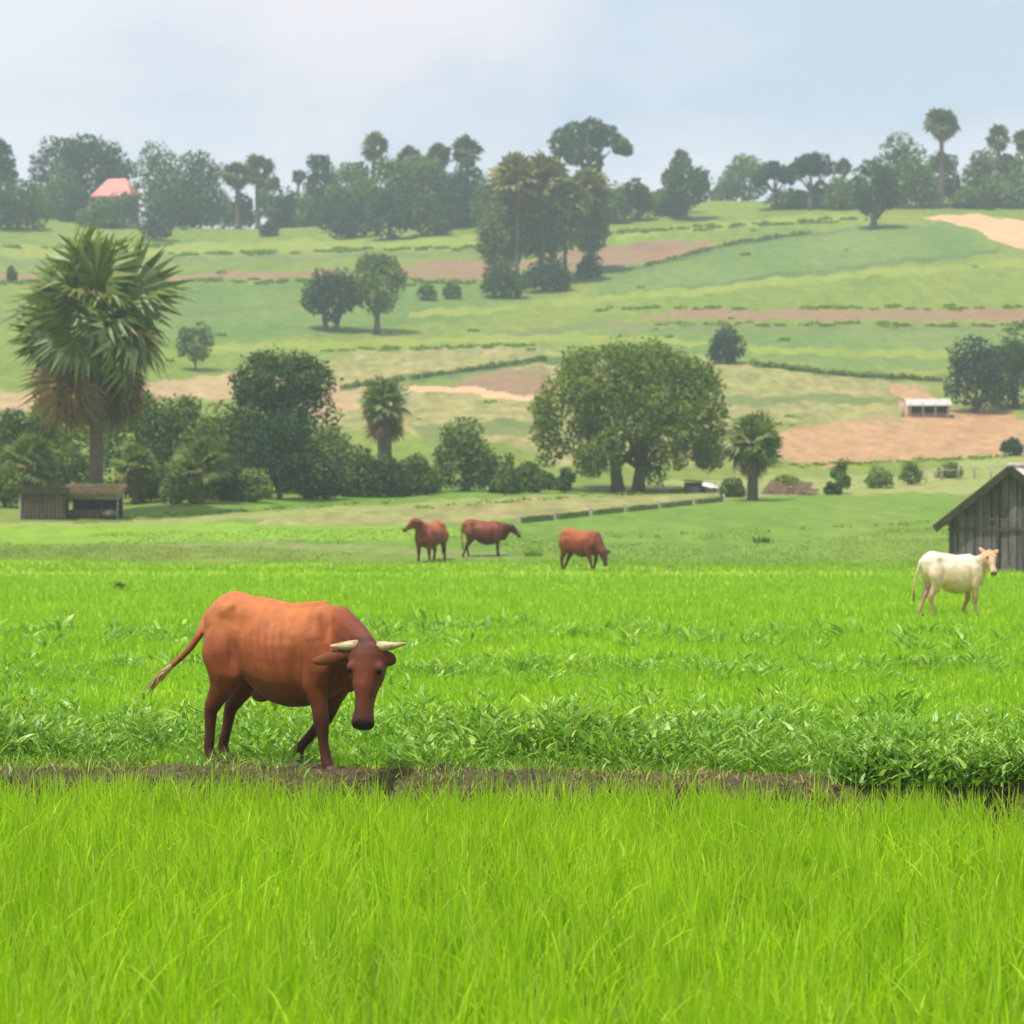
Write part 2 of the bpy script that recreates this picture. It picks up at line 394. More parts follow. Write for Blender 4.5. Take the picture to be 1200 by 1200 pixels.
# ---------------------------------------------------------------- grass and rice
def blades(P, h, w, lean, az, face, segs=3, bendk=1.6):
    """P (N,3) bases; h heights; w widths; lean outward; az lean azimuth; face azimuth of the flat side"""
    N = len(P)
    L = np.stack([np.cos(az), np.sin(az), np.zeros(N)], 1)
    S = np.stack([np.cos(face), np.sin(face), np.zeros(N)], 1)
    rowsv = []
    for k in range(segs + 1):
        t = k / segs
        c = P + L * (lean * h * t ** bendk)[:, None] + np.array([0, 0, 1.0]) * (h * (t - 0.35 * np.minimum(lean, 1.4) * t ** 2.5))[:, None]
        if k < segs:
            ww = w * (1 - 0.55 * t ** 1.5) * 0.5
            rowsv += [c - S * ww[:, None], c + S * ww[:, None]]
        else: rowsv.append(c)
    V = np.stack(rowsv, 1); nv = V.shape[1]
    T = []
    for k in range(segs - 1):
        a = 2 * k; T += [(a, a + 1, a + 3), (a, a + 3, a + 2)]
    a = 2 * (segs - 1); T.append((a, a + 1, a + 2))
    T = np.array(T)[None] + (np.arange(N) * nv)[:, None, None]
    return V.reshape(-1, 3), T.reshape(-1, 3)

def scatter(d0, d1, per, half=0.29, rng=RG, power=2.0):
    """points between distances d0..d1 in the wedge in front of the camera, density ~ per / (D/d0)^power"""
    n = int(per * half * 2 * d0 * d0 * (math.log(d1 / d0) if power == 2 else (d1 * d1 - d0 * d0) / 2 / d0 / d0))
    if power == 2: D = d0 * (d1 / d0) ** rng.random(n)
    else: D = np.sqrt(d0 * d0 + rng.random(n) * (d1 * d1 - d0 * d0))
    return (rng.random(n) * 2 - 1) * half * D, D

def vnoise(x, y, s, seed=0):
    return (np.sin(x * s + seed) * np.cos(y * s * 1.3 + seed * 2.1) + np.sin(x * s * 2.3 + y * s * 1.7 + seed * .7) * .5 + np.sin(-x * s * 4.1 + y * s * 3.9 + seed * 1.9) * .3) / 1.8

M['rice'] = leaf_mat('rice_leaf', [(0.26, 0.47, 0.008), (0.36, 0.61, 0.010), (0.31, 0.55, 0.008), (0.45, 0.69, 0.04), (0.33, 0.58, 0.010), (0.52, 0.64, 0.10)], 0.45, (0.9, 0.08), 0.0)
M['rice_far'] = leaf_mat('young_rice_leaf', [(0.21, 0.41, 0.014), (0.30, 0.53, 0.022), (0.26, 0.47, 0.018), (0.36, 0.58, 0.05)], 0.40, (0.35, 0.10), 0.0)
M['weed'] = leaf_mat('weed_leaf', [(0.10, 0.25, 0.02), (0.20, 0.40, 0.03), (0.15, 0.33, 0.025), (0.30, 0.50, 0.05), (0.42, 0.58, 0.11)], 0.38, (1.1, 0.15), 0.04)
M['straw'] = leaf_mat('straw', [(0.36, 0.26, 0.10), (0.48, 0.38, 0.17), (0.24, 0.15, 0.07), (0.40, 0.42, 0.10)], 0.2, None)

# front rice: planted in tight clumps
cx, cy = scatter(8.6, 20.3, 34, 0.34, power=0)
k = cy < bund_y(cx) - 0.02
cx, cy = cx[k], cy[k]
nb = 15
n = len(cx) * nb
px_ = np.repeat(cx, nb) + RG.normal(0, 0.035, n); py_ = np.repeat(cy, nb) + RG.normal(0, 0.035, n)
hc = 0.52 + 0.035 * np.clip((cy - 18.2) / 1.2, 0, 1) + 0.04 * vnoise(cx, cy, 0.9, 3) + RG.normal(0, 0.02, len(cx))
h = np.repeat(hc, nb) * RG.uniform(0.66, 1.12, n)
P = np.stack([px_, py_, np.full(n, -0.49)], 1)
az = RG.random(n) * 2 * math.pi
face = RG.normal(0, 0.7, n)
V, T = blades(P, h, RG.uniform(0.006, 0.012, n), np.abs(RG.normal(0.20, 0.17, n)), az, face, 4)
m = 2600; xq, yq = scatter(8.6, 20.0, 1, 0.29, power=0); xq = RG.choice(cx, m) + RG.normal(0, .06, m); yq = RG.choice(cy, m) + RG.normal(0, .06, m)   # broader arching leaves over the canopy
Vq, Tq = blades(np.stack([xq, yq, np.full(m, -.42)], 1), RG.uniform(.38, .54, m), RG.uniform(.010, .019, m), RG.uniform(.25, .85, m), RG.random(m) * 6.283, RG.normal(0, .8, m), 5, 2.0)
V = np.concatenate([V, Vq]); T = np.concatenate([T, Tq + len(V) - len(Vq)])
tag(link('rice_crop', np_mesh('rice_crop', V, T, True), M['rice']), 'bright green young rice crop filling the front paddy below the mud bund', 'rice', kind='stuff')

# rice beyond the bund, thinning with distance, blades growing in width to keep the field closed
def field(name, d0, d1, per, hgt, wid, mat, label, seed, cat='rice', half=0.29):
    x, y = scatter(d0, d1, per, half)
    k = y > bund_y(x) + 0.45
    x, y = x[k], y[k]; n = len(x)
    z = tz(x, y)
    sc = (y / d0)
    h = hgt * RG.uniform(.6, 1.25, n) * (1 + 0.35 * vnoise(x, y, 0.8, seed)) * (1 + 0.10 * (sc - 1))
    V, T = blades(np.stack([x, y, z - .01], 1), h, wid * sc ** .9 * RG.uniform(.7, 1.3, n), np.abs(RG.normal(.30, .25, n)), RG.random(n) * 6.28, RG.normal(0, .9, n), 2)
    return tag(link(name, np_mesh(name, V, T, True), mat), label, cat, kind='stuff')
field('young_rice', 20.2, 96, 420, 0.15, 0.011, M['rice_far'], 'low bright green rice carpet stretching from the mud bund to the grazing herd', 5)

M['meadow_tuft'] = leaf_mat('meadow_tuft', [(0.15, 0.28, 0.02), (0.19, 0.31, 0.03), (0.23, 0.32, 0.04)], 0.4, (0.12, 0.10))
# short meadow grass behind the herd
x, y = scatter(90, 112, 30.0, 0.26)
k = (vnoise(x, y, 0.22, 9) > -0.25)
gpx = 600 + F * x / y; gpy = YH - F * (tz(x, y) - CAMH) / y
for nm, mt, pl in PATCH:
    if nm in ('dry_strip', 'bare_strip', 'ploughed_field', 'bare_earth'): k &= ~inpoly(gpx, gpy, pl)
x, y = x[k], y[k]; n = len(x)
V, T = blades(np.stack([x, y, tz(x, y) - .02], 1), RG.uniform(.06, .13, n), RG.uniform(.03, .06, n), RG.uniform(.2, .9, n), RG.random(n) * 6.28, RG.normal(0, .9, n), 2)
tag(link('meadow_grass', np_mesh('meadow_grass', V, T, True), M['meadow_tuft']), 'short darker green meadow grass behind the herd', 'grass', kind='stuff')

# leafy weeds: dense belt right behind the bund, sparser belts further back
def weeds(name, n_cl, dfun, hmax, label, leafn=26, ls=(0.06, 0.15), half=0.27):
    xs = (RG.random(n_cl) * 2 - 1); d0 = dfun(xs * 5)
    x = xs * half * d0; y = d0
    big = np.clip(0.52 + 0.85 * vnoise(x, y, 1.15, 4) + RG.normal(0, .20, n_cl), 0.10, 1.35) * hmax
    q_ = ~((np.abs(x + 1.85) < 1.0) & (y > 20.2) & (y < 21.35)) | (RG.random(n_cl) < .12); x, y, big = x[q_], y[q_], big[q_]; n_cl = len(x)   # trampled round the cow's feet
    PX = np.repeat(x, leafn); PY = np.repeat(y, leafn); H = np.repeat(big, leafn)
    n = len(PX)
    r = np.sqrt(RG.random(n)) * (0.10 + 0.45 * H)
    a = RG.random(n) * 6.283
    zt = RG.random(n) ** 0.8 * H * (1 - 0.55 * (r / (0.10 + 0.45 * H)) ** 2)
    P = np.stack([PX + r * np.cos(a), PY + r * np.sin(a), tz(PX, PY) + zt], 1)
    ln = RG.uniform(ls[0], ls[1], n) * (0.7 + 0.6 * H / hmax)
    V, T = blades(P, ln, ln * RG.uniform(.18, .42, n), RG.uniform(.5, 1.8, n), a + RG.normal(0, .8, n), RG.random(n) * 6.28, 3, 1.2)
    # stalks
    m = n_cl * 3
    PX = np.repeat(x, 3) + RG.normal(0, .05, m); PY = np.repeat(y, 3) + RG.normal(0, .05, m)
    V2, T2 = blades(np.stack([PX, PY, tz(PX, PY)], 1), np.repeat(big, 3) * RG.uniform(.7, 1.25, m), RG.uniform(.006, .013, m), np.abs(RG.normal(.2, .2, m)), RG.random(m) * 6.28, RG.normal(0, .7, m), 3)
    return tag(link(name, np_mesh(name, np.concatenate([V, V2]), np.concatenate([T, T2 + len(V)]), True), M['weed']), label, 'weeds', kind='stuff')
weeds('weed_belt', 1500, lambda q: bund_y(q) + 0.54 + RG.gamma(1.5, 1.1, len(q)), 0.42, 'tangled leafy green weeds right behind the mud bund', 44, (0.035, 0.10))
weeds('weed_patch', 420, lambda q: 33.5 + RG.normal(0, 1.4, len(q)) + 0.2 * q, 0.21, 'loose row of leafy weeds across the rice halfway to the herd', 30, (0.04, 0.12))
weeds('weed_patch', 260, lambda q: 44 + RG.normal(0, 2.4, len(q)), 0.20, 'faint row of weeds in the rice near the white cow', 16, (0.08, 0.2))

n_ = 900                                    # weeds creeping over the right end of the bund
def over(q): return bund_y(q) + .0 + RG.random(len(q)) * .8
wx = 2.6 + 3.2 * RG.random(n_) ** 1.1; wy = over(wx); H = RG.uniform(.12, .30, n_); k_ = 30; n = n_ * k_
PX = np.repeat(wx, k_) + RG.normal(0, .09, n); PY = np.repeat(wy, k_) + RG.normal(0, .07, n); ln = RG.uniform(.04, .12, n)
V, T = blades(np.stack([PX, PY, -.05 + RG.random(n) * np.repeat(H, k_)], 1), ln, ln * RG.uniform(.18, .4, n), RG.uniform(.5, 1.8, n), RG.random(n) * 6.28, RG.random(n) * 6.28, 3, 1.2)
tag(link('bund_weeds', np_mesh('bund_weeds', V, T, True), M['weed']), 'leafy weeds creeping over the right end of the mud bund', 'weeds', kind='stuff')

# the bund: lumpy mud ridge
def make_bund():
    xs = np.linspace(-14, 14, 900); ys = np.linspace(-1, 1, 30)
    X = np.repeat(xs[:, None], 30, 1); S = np.repeat(ys[None], 900, 0)
    Y = bund_y(X) + 0.30 + S * (0.50 + 0.06 * np.sin(X * 3.1))
    prof = np.clip(1 - np.abs(S) ** 4.0, 0, 1)
    lump = 0.040 * vnoise(X, Y, 5.5, 1) + 0.026 * vnoise(X, Y, 13, 6) + 0.016 * vnoise(X, Y, 31, 2)
    Z = -0.60 + 0.585 * prof ** .7 + lump * np.clip(prof * 3, 0, 1) + 0.035 * vnoise(X, Y * 0, 1.3, 3)
    V = np.stack([X.ravel(), Y.ravel(), Z.ravel()], 1)
    id_ = np.arange(900 * 30).reshape(900, 30)
    Q = np.stack([id_[:-1, :-1], id_[1:, :-1], id_[1:, 1:], id_[:-1, 1:]], -1).reshape(-1, 4)
    return np_mesh('mud_bund', V, Q, True)
M['mud'] = surf_mat('bund_mud', [(0.075, 0.058, 0.032), (0.15, 0.115, 0.062), (0.21, 0.165, 0.085), (0.12, 0.14, 0.04)], 3.2, 0.95, (1, 1, 1), 0.9, 22, fine=(17, 0.35))
tag(link('mud_bund', make_bund(), M['mud']), kind='structure')
# straw and short grass growing on the bund
n = 12000
x = RG.uniform(-7, 7, n); s = RG.uniform(-1, 1.0, n)
k = vnoise(x, s, 2.1, 8) > -0.15
x, s = x[k], s[k]; n = len(x)
y = bund_y(x) + 0.30 + s * 0.55
z = -0.60 + 0.585 * np.clip(1 - np.abs(s) ** 4, 0, 1) ** .7
V, T = blades(np.stack([x, y, z - .01], 1), RG.uniform(.03, .10, n), RG.uniform(.005, .011, n), RG.uniform(.3, 1.6, n), RG.random(n) * 6.28, RG.normal(0, .9, n), 2)
tag(link('bund_grass', np_mesh('bund_grass', V, T, True), M['straw']), 'dry straw and short tufts scattered along the mud bund', 'dry grass', kind='stuff')
n = 6500
x = RG.uniform(-7, 7, n); y = bund_y(x) + 0.50 + RG.normal(0, .26, n)
k = vnoise(x, y * 0, 1.7, 5) > -0.2; x, y = x[k], y[k]; n = len(x)
V, T = blades(np.stack([x, y, np.full(n, -.03)], 1), RG.uniform(.05, .18, n), RG.uniform(.006, .012, n), RG.uniform(.3, 1.3, n), RG.random(n) * 6.28, RG.normal(0, .9, n), 3)
tag(link('bund_tufts', np_mesh('bund_tufts', V, T, True), M['weed']), 'green grass blades sprouting along the far edge of the mud bund', 'grass', kind='stuff')

# ---------------------------------------------------------------- trees
M['bark'] = surf_mat('bark', [(0.08, 0.06, 0.045), (0.16, 0.125, 0.095), (0.11, 0.085, 0.065)], 3, 0.95, (1, 1, .25), 0.6, 9)
M['palm_bark'] = surf_mat('palm_bark', [(0.10, 0.08, 0.065), (0.17, 0.14, 0.115)], 2, 0.95, (.4, .4, 4), 0.6, 6)
def fol(name, base, v=.35, trans=.22, patch=(0.35, .16)):
    b = np.array(base)
    return leaf_mat(name, [tuple(b * (1 - v)), tuple(b * (1 + .2 * v)), tuple(b * .95), tuple(b * (1 + v) + np.array([.012, .012, 0])), tuple(b)], trans, patch)
M['f_dark'] = fol('foliage_dark', (0.058, 0.098, 0.030))
M['f_blue'] = fol('foliage_deep', (0.040, 0.072, 0.040))
M['f_mid'] = fol('foliage_mid', (0.110, 0.168, 0.042), .45)
M['f_light'] = fol('foliage_light', (0.15, 0.21, 0.055), .3, .3)
M['f_olive'] = fol('foliage_olive', (0.15, 0.185, 0.062), .35, .35)
M['f_palm'] = leaf_mat('palm_leaf', [(0.08, 0.135, 0.018), (0.13, 0.20, 0.028), (0.19, 0.25, 0.045), (0.30, 0.33, 0.12)], .3, (0.6, .12), 0.05)
M['f_palm_far'] = leaf_mat('far_palm_leaf', [(0.07, 0.10, 0.035), (0.11, 0.14, 0.045), (0.15, 0.17, 0.06)], .22, (0.3, .12))
M['f_lightpalm'] = leaf_mat('light_palm_leaf', [(0.14, 0.20, 0.05), (0.20, 0.26, 0.08), (0.26, 0.31, 0.11), (0.10, 0.16, 0.04)], .3, (0.8, .12))
M['f_olivepalm'] = leaf_mat('olive_palm_leaf', [(0.16, 0.18, 0.055), (0.22, 0.225, 0.07), (0.28, 0.25, 0.10)], .22, (0.3, .12))
M['f_spread'] = fol('spreading_tree_foliage', (0.15, 0.21, 0.040), .40, .35, (.25, .2))
M['f_dead'] = leaf_mat('dead_palm_leaf', [(0.19, 0.12, 0.055), (0.27, 0.175, 0.085), (0.14, 0.085, 0.045), (0.33, 0.24, 0.12)], .15, (0.8, .15))
M['f_drypalm'] = leaf_mat('yellowing_palm_leaf', [(0.20, 0.19, 0.075), (0.15, 0.16, 0.05), (0.26, 0.23, 0.10)], .2, (0.8, .15))

def leaf_cloud(lobes, n, size, rng, inner=0.16, aspect=.55, droop=0.0):
    """many small leaves spread through the outer part of each lobe (cx,cy,cz,rx,ry,rz)"""
    lobes = np.array(lobes, float)
    area = (lobes[:, 3] * lobes[:, 5] + lobes[:, 4] * lobes[:, 5] + lobes[:, 3] * lobes[:, 4]); area = area / area.sum()
    idx = rng.choice(len(lobes), n, p=area); L = lobes[idx]
    dv = rng.normal(size=(n, 3)); dv /= np.linalg.norm(dv, axis=1)[:, None]
    rr = 1 - np.abs(rng.normal(0, inner, n)) + rng.normal(0, .04, n)
    # ragged surface
    ph = np.sin(dv[:, 0] * 7 + idx) * np.sin(dv[:, 1] * 6 + idx * 2.3) * np.sin(dv[:, 2] * 8 + idx * 1.7)
    rr *= 1 + 0.16 * ph
    C = L[:, :3] + dv * L[:, 3:] * rr[:, None]
    N = dv * 0.75 + rng.normal(0, .55, (n, 3)); N[:, 2] += 0.25; N /= np.linalg.norm(N, axis=1)[:, None]
    A = np.cross(N, rng.normal(size=(n, 3))); A[:, 2] -= droop; A /= np.linalg.norm(A, axis=1)[:, None]
    B = np.cross(N, A)
    s = size * rng.uniform(.45, 1.6, n)
    a = A * s[:, None]; b = B * (s * aspect)[:, None]
    V = np.stack([C - a, C - b + N * (s * .15)[:, None], C + a, C + b + N * (s * .15)[:, None]], 1).reshape(-1, 3)
    T = np.array([(0, 1, 2), (0, 2, 3)])[None] + (np.arange(n) * 4)[:, None, None]
    return V, T.reshape(-1, 3)

def crown_lobes(w, h, kind, rng):
    """lobes filling a crown w wide and h tall, origin at crown's bottom centre"""
    L = []
    if kind == 'umbrella':
        for i in range(16):
            a = rng.uniform(-1, 1); x = a * w * .40
            z = h * (.58 - .30 * abs(a) ** 1.8 + rng.uniform(-.08, .12))
            r = w * rng.uniform(.12, .19)
            L.append((x, rng.uniform(-.3, .3) * w, z, r, r, h * rng.uniform(.16, .26)))
    elif kind == 'column':
        for i in range(12):
            t = (i + .5) / 12; r = w * .5 * (0.80 + .42 * math.sin(math.pi * min(1, t * 1.1 + .05))) * rng.uniform(.8, 1.0)
            L.append((rng.uniform(-.2, .2) * w, rng.uniform(-.2, .2) * w, h * (.08 + .84 * t), r * .80, r * .75, h * .15))
    elif kind == 'bush':
        for i in range(13):
            a = rng.uniform(-1, 1); r = w * rng.uniform(.13, .22)
            top = h * (1 - .45 * a * a) * rng.uniform(.45, 1.0)
            L.append((a * (w / 2 - r), rng.uniform(-.25, .25) * w, max(h * .12, top - h * .2), r, r, min(h * .3, r * 1.1)))
        L.append((0, 0, h * .34, w * .44, w * .38, h * .38)); L.append((rng.uniform(-.15, .15) * w, 0, h * .66, w * .30, w * .28, h * .33))
    else:
        L.append((0, 0, h * .46, w * .40, w * .38, h * .40))
        for i in range(17):
            th = rng.uniform(0, 6.283); ph = rng.uniform(-.95, 1.2)
            r = w * rng.uniform(.14, .22)
            ex, ez = w / 2 - r, h / 2 - r * .75
            L.append((ex * math.cos(th) * math.cos(ph), ex * math.sin(th) * math.cos(ph), h * .5 + ez * math.sin(ph), r, r, r * .8 * min(1.2, h / w + .3)))
    return L

def trunk_mesh(h_tr, r, limbs, crown_h, w, rng, fork=1):
    mb = MB()
    for f in range(fork):
        off = (f - (fork - 1) / 2) * r * 3.2
        p = [Vector((off, 0, -0.4)), Vector((off * 1.05, 0, h_tr * .35)), Vector((off * 1.3 + rng.uniform(-.1, .1) * r, 0, h_tr)), Vector((off * 2, rng.uniform(-.3, .3) * r, h_tr + crown_h * .4))]
        mb.tube(p, [r * 1.35, r, r * .8, r * .35], 8)
        for i in range(limbs):
            a = rng.uniform(0, 6.283); t = rng.uniform(.75, 1.0)
            s = p[1].lerp(p[2], t)
            e = Vector((off + math.cos(a) * w * .34, math.sin(a) * w * .30, h_tr + crown_h * rng.uniform(.3, .65)))
            m = s.lerp(e, .5) + Vector((0, 0, -crown_h * .04))
            mb.tube([s, m, e], [r * .5, r * .34, r * .12], 6)
    return mb.mesh('trunk')

TREE_I = [0]
def tree(name, label, px, base, top, w, kind='round', mat='f_mid', trunk=.25, n=1500, leaf=2.6, cat='tree', group=None, r=None, fork=1, lobes=None, near=21.5, droop=0.0, dy=0.0):
    """px, base, top, w in photo pixels; the tree stands on the ground at the base pixel and takes its real size from the distance"""
    TREE_I[0] += 1
    rng = np.random.default_rng(100 + TREE_I[0])
    g = at(px, base, near)
    if dy: g = Vector((g.x * (g.y + dy) / g.y, g.y + dy, 0)); g.z = float(tz(g.x, g.y))
    s = mpp(g); H = (base - top) * s * 1.0; W = w * s
    H = CAMH + (YH - top) * s - g.z
    t = thing(name, g, label, cat, group)
    ht = H * trunk; hc = H - ht
    L = lobes(W, hc) if lobes else crown_lobes(W, hc, kind, rng)
    L = np.array(L); L[:, 2] += ht
    k_ = H / max(L[:, 2] + L[:, 5]) ; L[:, 2] = L[:, 2] * k_; L[:, 5] *= k_
    V, T = leaf_cloud(L, n, leaf * s, rng, droop=droop)
    V[:, 2] = np.maximum(V[:, 2], 0.01)
    link('crown', np_mesh('crown', V, T), M[mat], t)
    rr = r * s if r else max(.06, W * .035)
    link('trunk', trunk_mesh(max(ht, H * .08), rr, 4, hc, W, rng, fork), M['bark'], t)
    return t

# fan palms ------------------------------------------------------------
def fan_leaf(pet, rad, nseg, rng, fold=.25, droop=.25, spread=2.25, wmul=1.0):
    """leaf pointing along +X from the origin, face up; petiole then a fan of narrow segments"""
    V = []; T = []
    def quad(a, b, c, d): i = len(V); V.extend([a, b, c, d]); T.extend([(i, i + 1, i + 2), (i, i + 2, i + 3)])
    w = rad * .022
    sag = -0.05 * pet
    quad((0, -w * 1.6, 0), (0, w * 1.6, 0), (pet, w, sag), (pet, -w, sag))
    quad((0, 0, w * 1.4), (0, 0, -w * 1.4), (pet, 0, sag - w), (pet, 0, sag + w))
    for k in range(nseg):
        a = -spread + 2 * spread * (k + .5) / nseg + rng.normal(0, .03)
        ln = rad * (1 - .28 * (abs(a) / spread) ** 2) * rng.uniform(.9, 1.08)
        c, s_ = math.cos(a), math.sin(a); hw = ln * spread / nseg * .70 * wmul
        b = np.array([pet, 0, sag]); d1 = np.array([c, s_, 0]); nrm = np.array([-s_, c, 0])
        m1 = b + d1 * ln * .58 + np.array([0, 0, fold * ln * .25 * (1 if k % 2 else .4) - droop * ln * .10])
        tp = b + d1 * ln * .96 + np.array([0, 0, -droop * ln * rng.uniform(.5, 1.1)])
        i = len(V); V.extend([tuple(b), tuple(m1 - nrm * hw), tuple(tp), tuple(m1 + nrm * hw)])
        T.extend([(i, i + 1, i + 3), (i + 1, i + 2, i + 3)])
    return np.array(V), np.array(T)

def leaf_matrix(az, el, roll):
    return Matrix.Rotation(az, 4, 'Z') @ Matrix.Rotation(-el, 4, 'Y') @ Matrix.Rotation(roll, 4, 'X')

def palm(label, px, base, hub, rad, near=21.5, detail=1, green=34, dead=12, n_var=5, group='fan palms', trunk_r=None, elmin=-35, deadmat='f_dead', greenmat='f_palm', name='fan_palm', deadlen=1.0, dy=0.0, pd=.42, deadel=-62, fan=2.1, fdroop=.3):
    """hub = row of the crown's heart, rad = reach of its leaves in pixels"""
    TREE_I[0] += 1
    rng = np.random.default_rng(300 + TREE_I[0])
    g = at(px, base, near)
    if dy: g = Vector((g.x * (g.y + dy) / g.y, g.y + dy, 0)); g.z = float(tz(g.x, g.y))
    s = mpp(g); hz = CAMH + (YH - hub) * s - g.z; Rr = rad * s
    t = thing(name, g, label, 'palm tree', group)
    tr = (trunk_r or rad * .075) * s
    mb = MB(); k = 10
    lean = rng.uniform(-.02, .02) * hz
    pts = [(lean * (i / k) ** 2, 0, -.4 + (hz + .4) * i / k) for i in range(k + 1)]
    mb.tube(pts, [tr * (1.45 if i == 0 else 1.12 - .25 * i / k + .05 * (i % 2)) for i in range(k + 1)], 10)
    mb.build('trunk', M['palm_bark'], t)
    top = Vector((lean, 0, hz))
    nseg = 27 if detail > 1 else (20 if detail == 1 else 9)
    specs = []
    for i in range(green):
        f = (i + .5) / green
        el = R(90 - (90 - elmin) * f ** .8) + rng.normal(0, .20)
        specs.append((i * 2.39996 + rng.normal(0, .2), el, rng.normal(0, .75), rng.uniform(.78, 1.10), 0))
    for i in range(dead):
        specs.append((i * 2.39996 * 1.3 + 1, R(deadel) + rng.normal(0, .10), rng.normal(0, 1.0), rng.uniform(.8, 1.1) * deadlen, 1))
    if detail >= 1:
        var = {0: [], 1: []}
        for kind in (0, 1):
            for q in range(n_var):
                V, T = fan_leaf(Rr * (pd if not kind else .38), Rr * ((1 - pd) if not kind else .55), nseg, rng, .22, (fdroop if not kind else .45), fan if not kind else 1.0)
                me = np_mesh('leaf', V, T)
                me.materials.append(M[deadmat] if kind else M[greenmat]); var[kind].append(me)
        yel = [m.copy() for m in var[0][:3]]
        for m in yel: m.materials.clear(); m.materials.append(M['f_drypalm'])
        for j, (az, el, roll, sc, kind) in enumerate(specs):
            me = var[kind][j % n_var]
            if kind == 0 and el < R(25) and rng.random() < .22: me = yel[j % 3]
            o = link('dead_leaf' if kind else 'leaf', me, None, t)
            o.matrix_local = Matrix.Translation(top + Vector((0, 0, -.04 * Rr * (kind * 3)))) @ leaf_matrix(az, el, roll) @ Matrix.Scale(sc, 4)
    else:
        for kind in (0, 1):
            VV = []; TT = []; b = 0
            for (az, el, roll, sc, kd) in specs:
                if kd != kind: continue
                V, T = fan_leaf(Rr * (.40 if not kind else .34), Rr * .6, nseg, rng, .3, .3 if not kind else .5, 2.1 if not kind else 1.1, 1.15)
                Mx = np.array(Matrix.Translation(top) @ leaf_matrix(az, el, roll) @ Matrix.Scale(sc, 4))
                V = V @ Mx[:3, :3].T + Mx[:3, 3]
                VV.append(V); TT.append(T + b); b += len(V)
            if VV: link('dead_leaves' if kind else 'crown', np_mesh('crown', np.concatenate(VV), np.concatenate(TT)), M[deadmat if kind else ('f_palm_far' if greenmat == 'f_palm' else greenmat)], t)
    return t
# ---------------------------------------------------------------- cattle
def coat_mat(name, rough=.50, sheen=.25):
    m, nt, out = new_mat(name)
    p = nt.nodes.new('ShaderNodeBsdfPrincipled'); p.inputs['Roughness'].default_value = rough
    p.inputs['Specular IOR Level'].default_value = .25
    p.inputs['Sheen Weight'].default_value = sheen * .15; p.inputs['Sheen Roughness'].default_value = .5
    a = nt.nodes.new('ShaderNodeAttribute'); a.attribute_name = 'tint'
    v = coords(nt, (1, 1, 1), False)
    n = noise(nt, 9, 6, v, .65); r = ramp(nt, [(.3, (.78, .75, .72)), (.7, (1.18, 1.18, 1.2))]); nt.links.new(n.outputs['Fac'], r.inputs[0])
    nt.links.new(mixc(nt, a.outputs['Color'], r.outputs[0], 1.0, 'MULTIPLY'), p.inputs['Base Color'])
    v2 = coords(nt, (22, 90, 60), False); bn = noise(nt, 2.2, 3, v2, .6)
    b = nt.nodes.new('ShaderNodeBump'); b.inputs['Strength'].default_value = .35; b.inputs['Distance'].default_value = .02
    nt.links.new(bn.outputs['Fac'], b.inputs['Height']); nt.links.new(b.outputs[0], p.inputs['Normal'])
    nt.links.new(p.outputs[0], out.inputs[0]); return m
M['coat'] = coat_mat('red_brown_coat')
M['coat_white'] = coat_mat('cream_coat', .7, .1)
M['horn'] = surf_mat('horn', [(0.24, 0.16, 0.07), (0.46, 0.35, 0.17), (0.56, 0.44, 0.24)], 14, .4, (1, 1, 1), .1, world=False, spec=.4)
M['hoof'] = surf_mat('hoof', [(0.05, 0.035, 0.025), (0.09, 0.065, 0.05)], 9, .5, world=False)
M['eye'] = surf_mat('eye', [(0.006, 0.004, 0.003), (0.012, 0.008, 0.006)], 3, .1, world=False, spec=.6)
M['nose'] = surf_mat('nose', [(0.010, 0.006, 0.005), (0.02, 0.012, 0.010)], 20, .8, world=False, spec=.1)
M['tail_hair'] = surf_mat('tail_hair', [(0.30, 0.17, 0.07), (0.50, 0.33, 0.15)], 9, .8, (3, 3, 1), .2, world=False)
M['tail_dark'] = surf_mat('tail_hair_dark', [(0.10, 0.04, 0.02), (0.20, 0.09, 0.05)], 9, .8, (3, 3, 1), .2, world=False)

# x, |y|, z, radii, push in metres: hooks, haunch, flank hollow, ribcage edge, shoulder, elbow groove
SCULPT = [(-.45, .17, 1.24, .07, .06, .05, .020), (-.32, .20, 1.17, .13, .12, .10, -.022), (-.33, .24, .92, .06, .12, .20, -.026), (-.53, .22, .92, .13, .12, .20, .020), (-.62, .18, 1.08, .06, .10, .10, -.016), (-.66, .10, 1.20, .05, .06, .06, .014),
          (.33, .24, .86, .055, .12, .24, -.024), (.47, .20, .98, .09, .10, .18, .018), (.45, .13, 1.24, .05, .07, .10, .014), (.57, .14, 1.12, .05, .10, .14, -.016), (.60, .14, .90, .06, .08, .08, .018), (.42, .17, .70, .07, .08, .07, .012),
          (-.15, .0, 1.34, .5, .05, .04, .008), (.47, .17, .40, .05, .06, .05, .006), (-.60, .15, .46, .05, .06, .05, .006), (-.50, .16, .62, .05, .08, .10, -.008)]
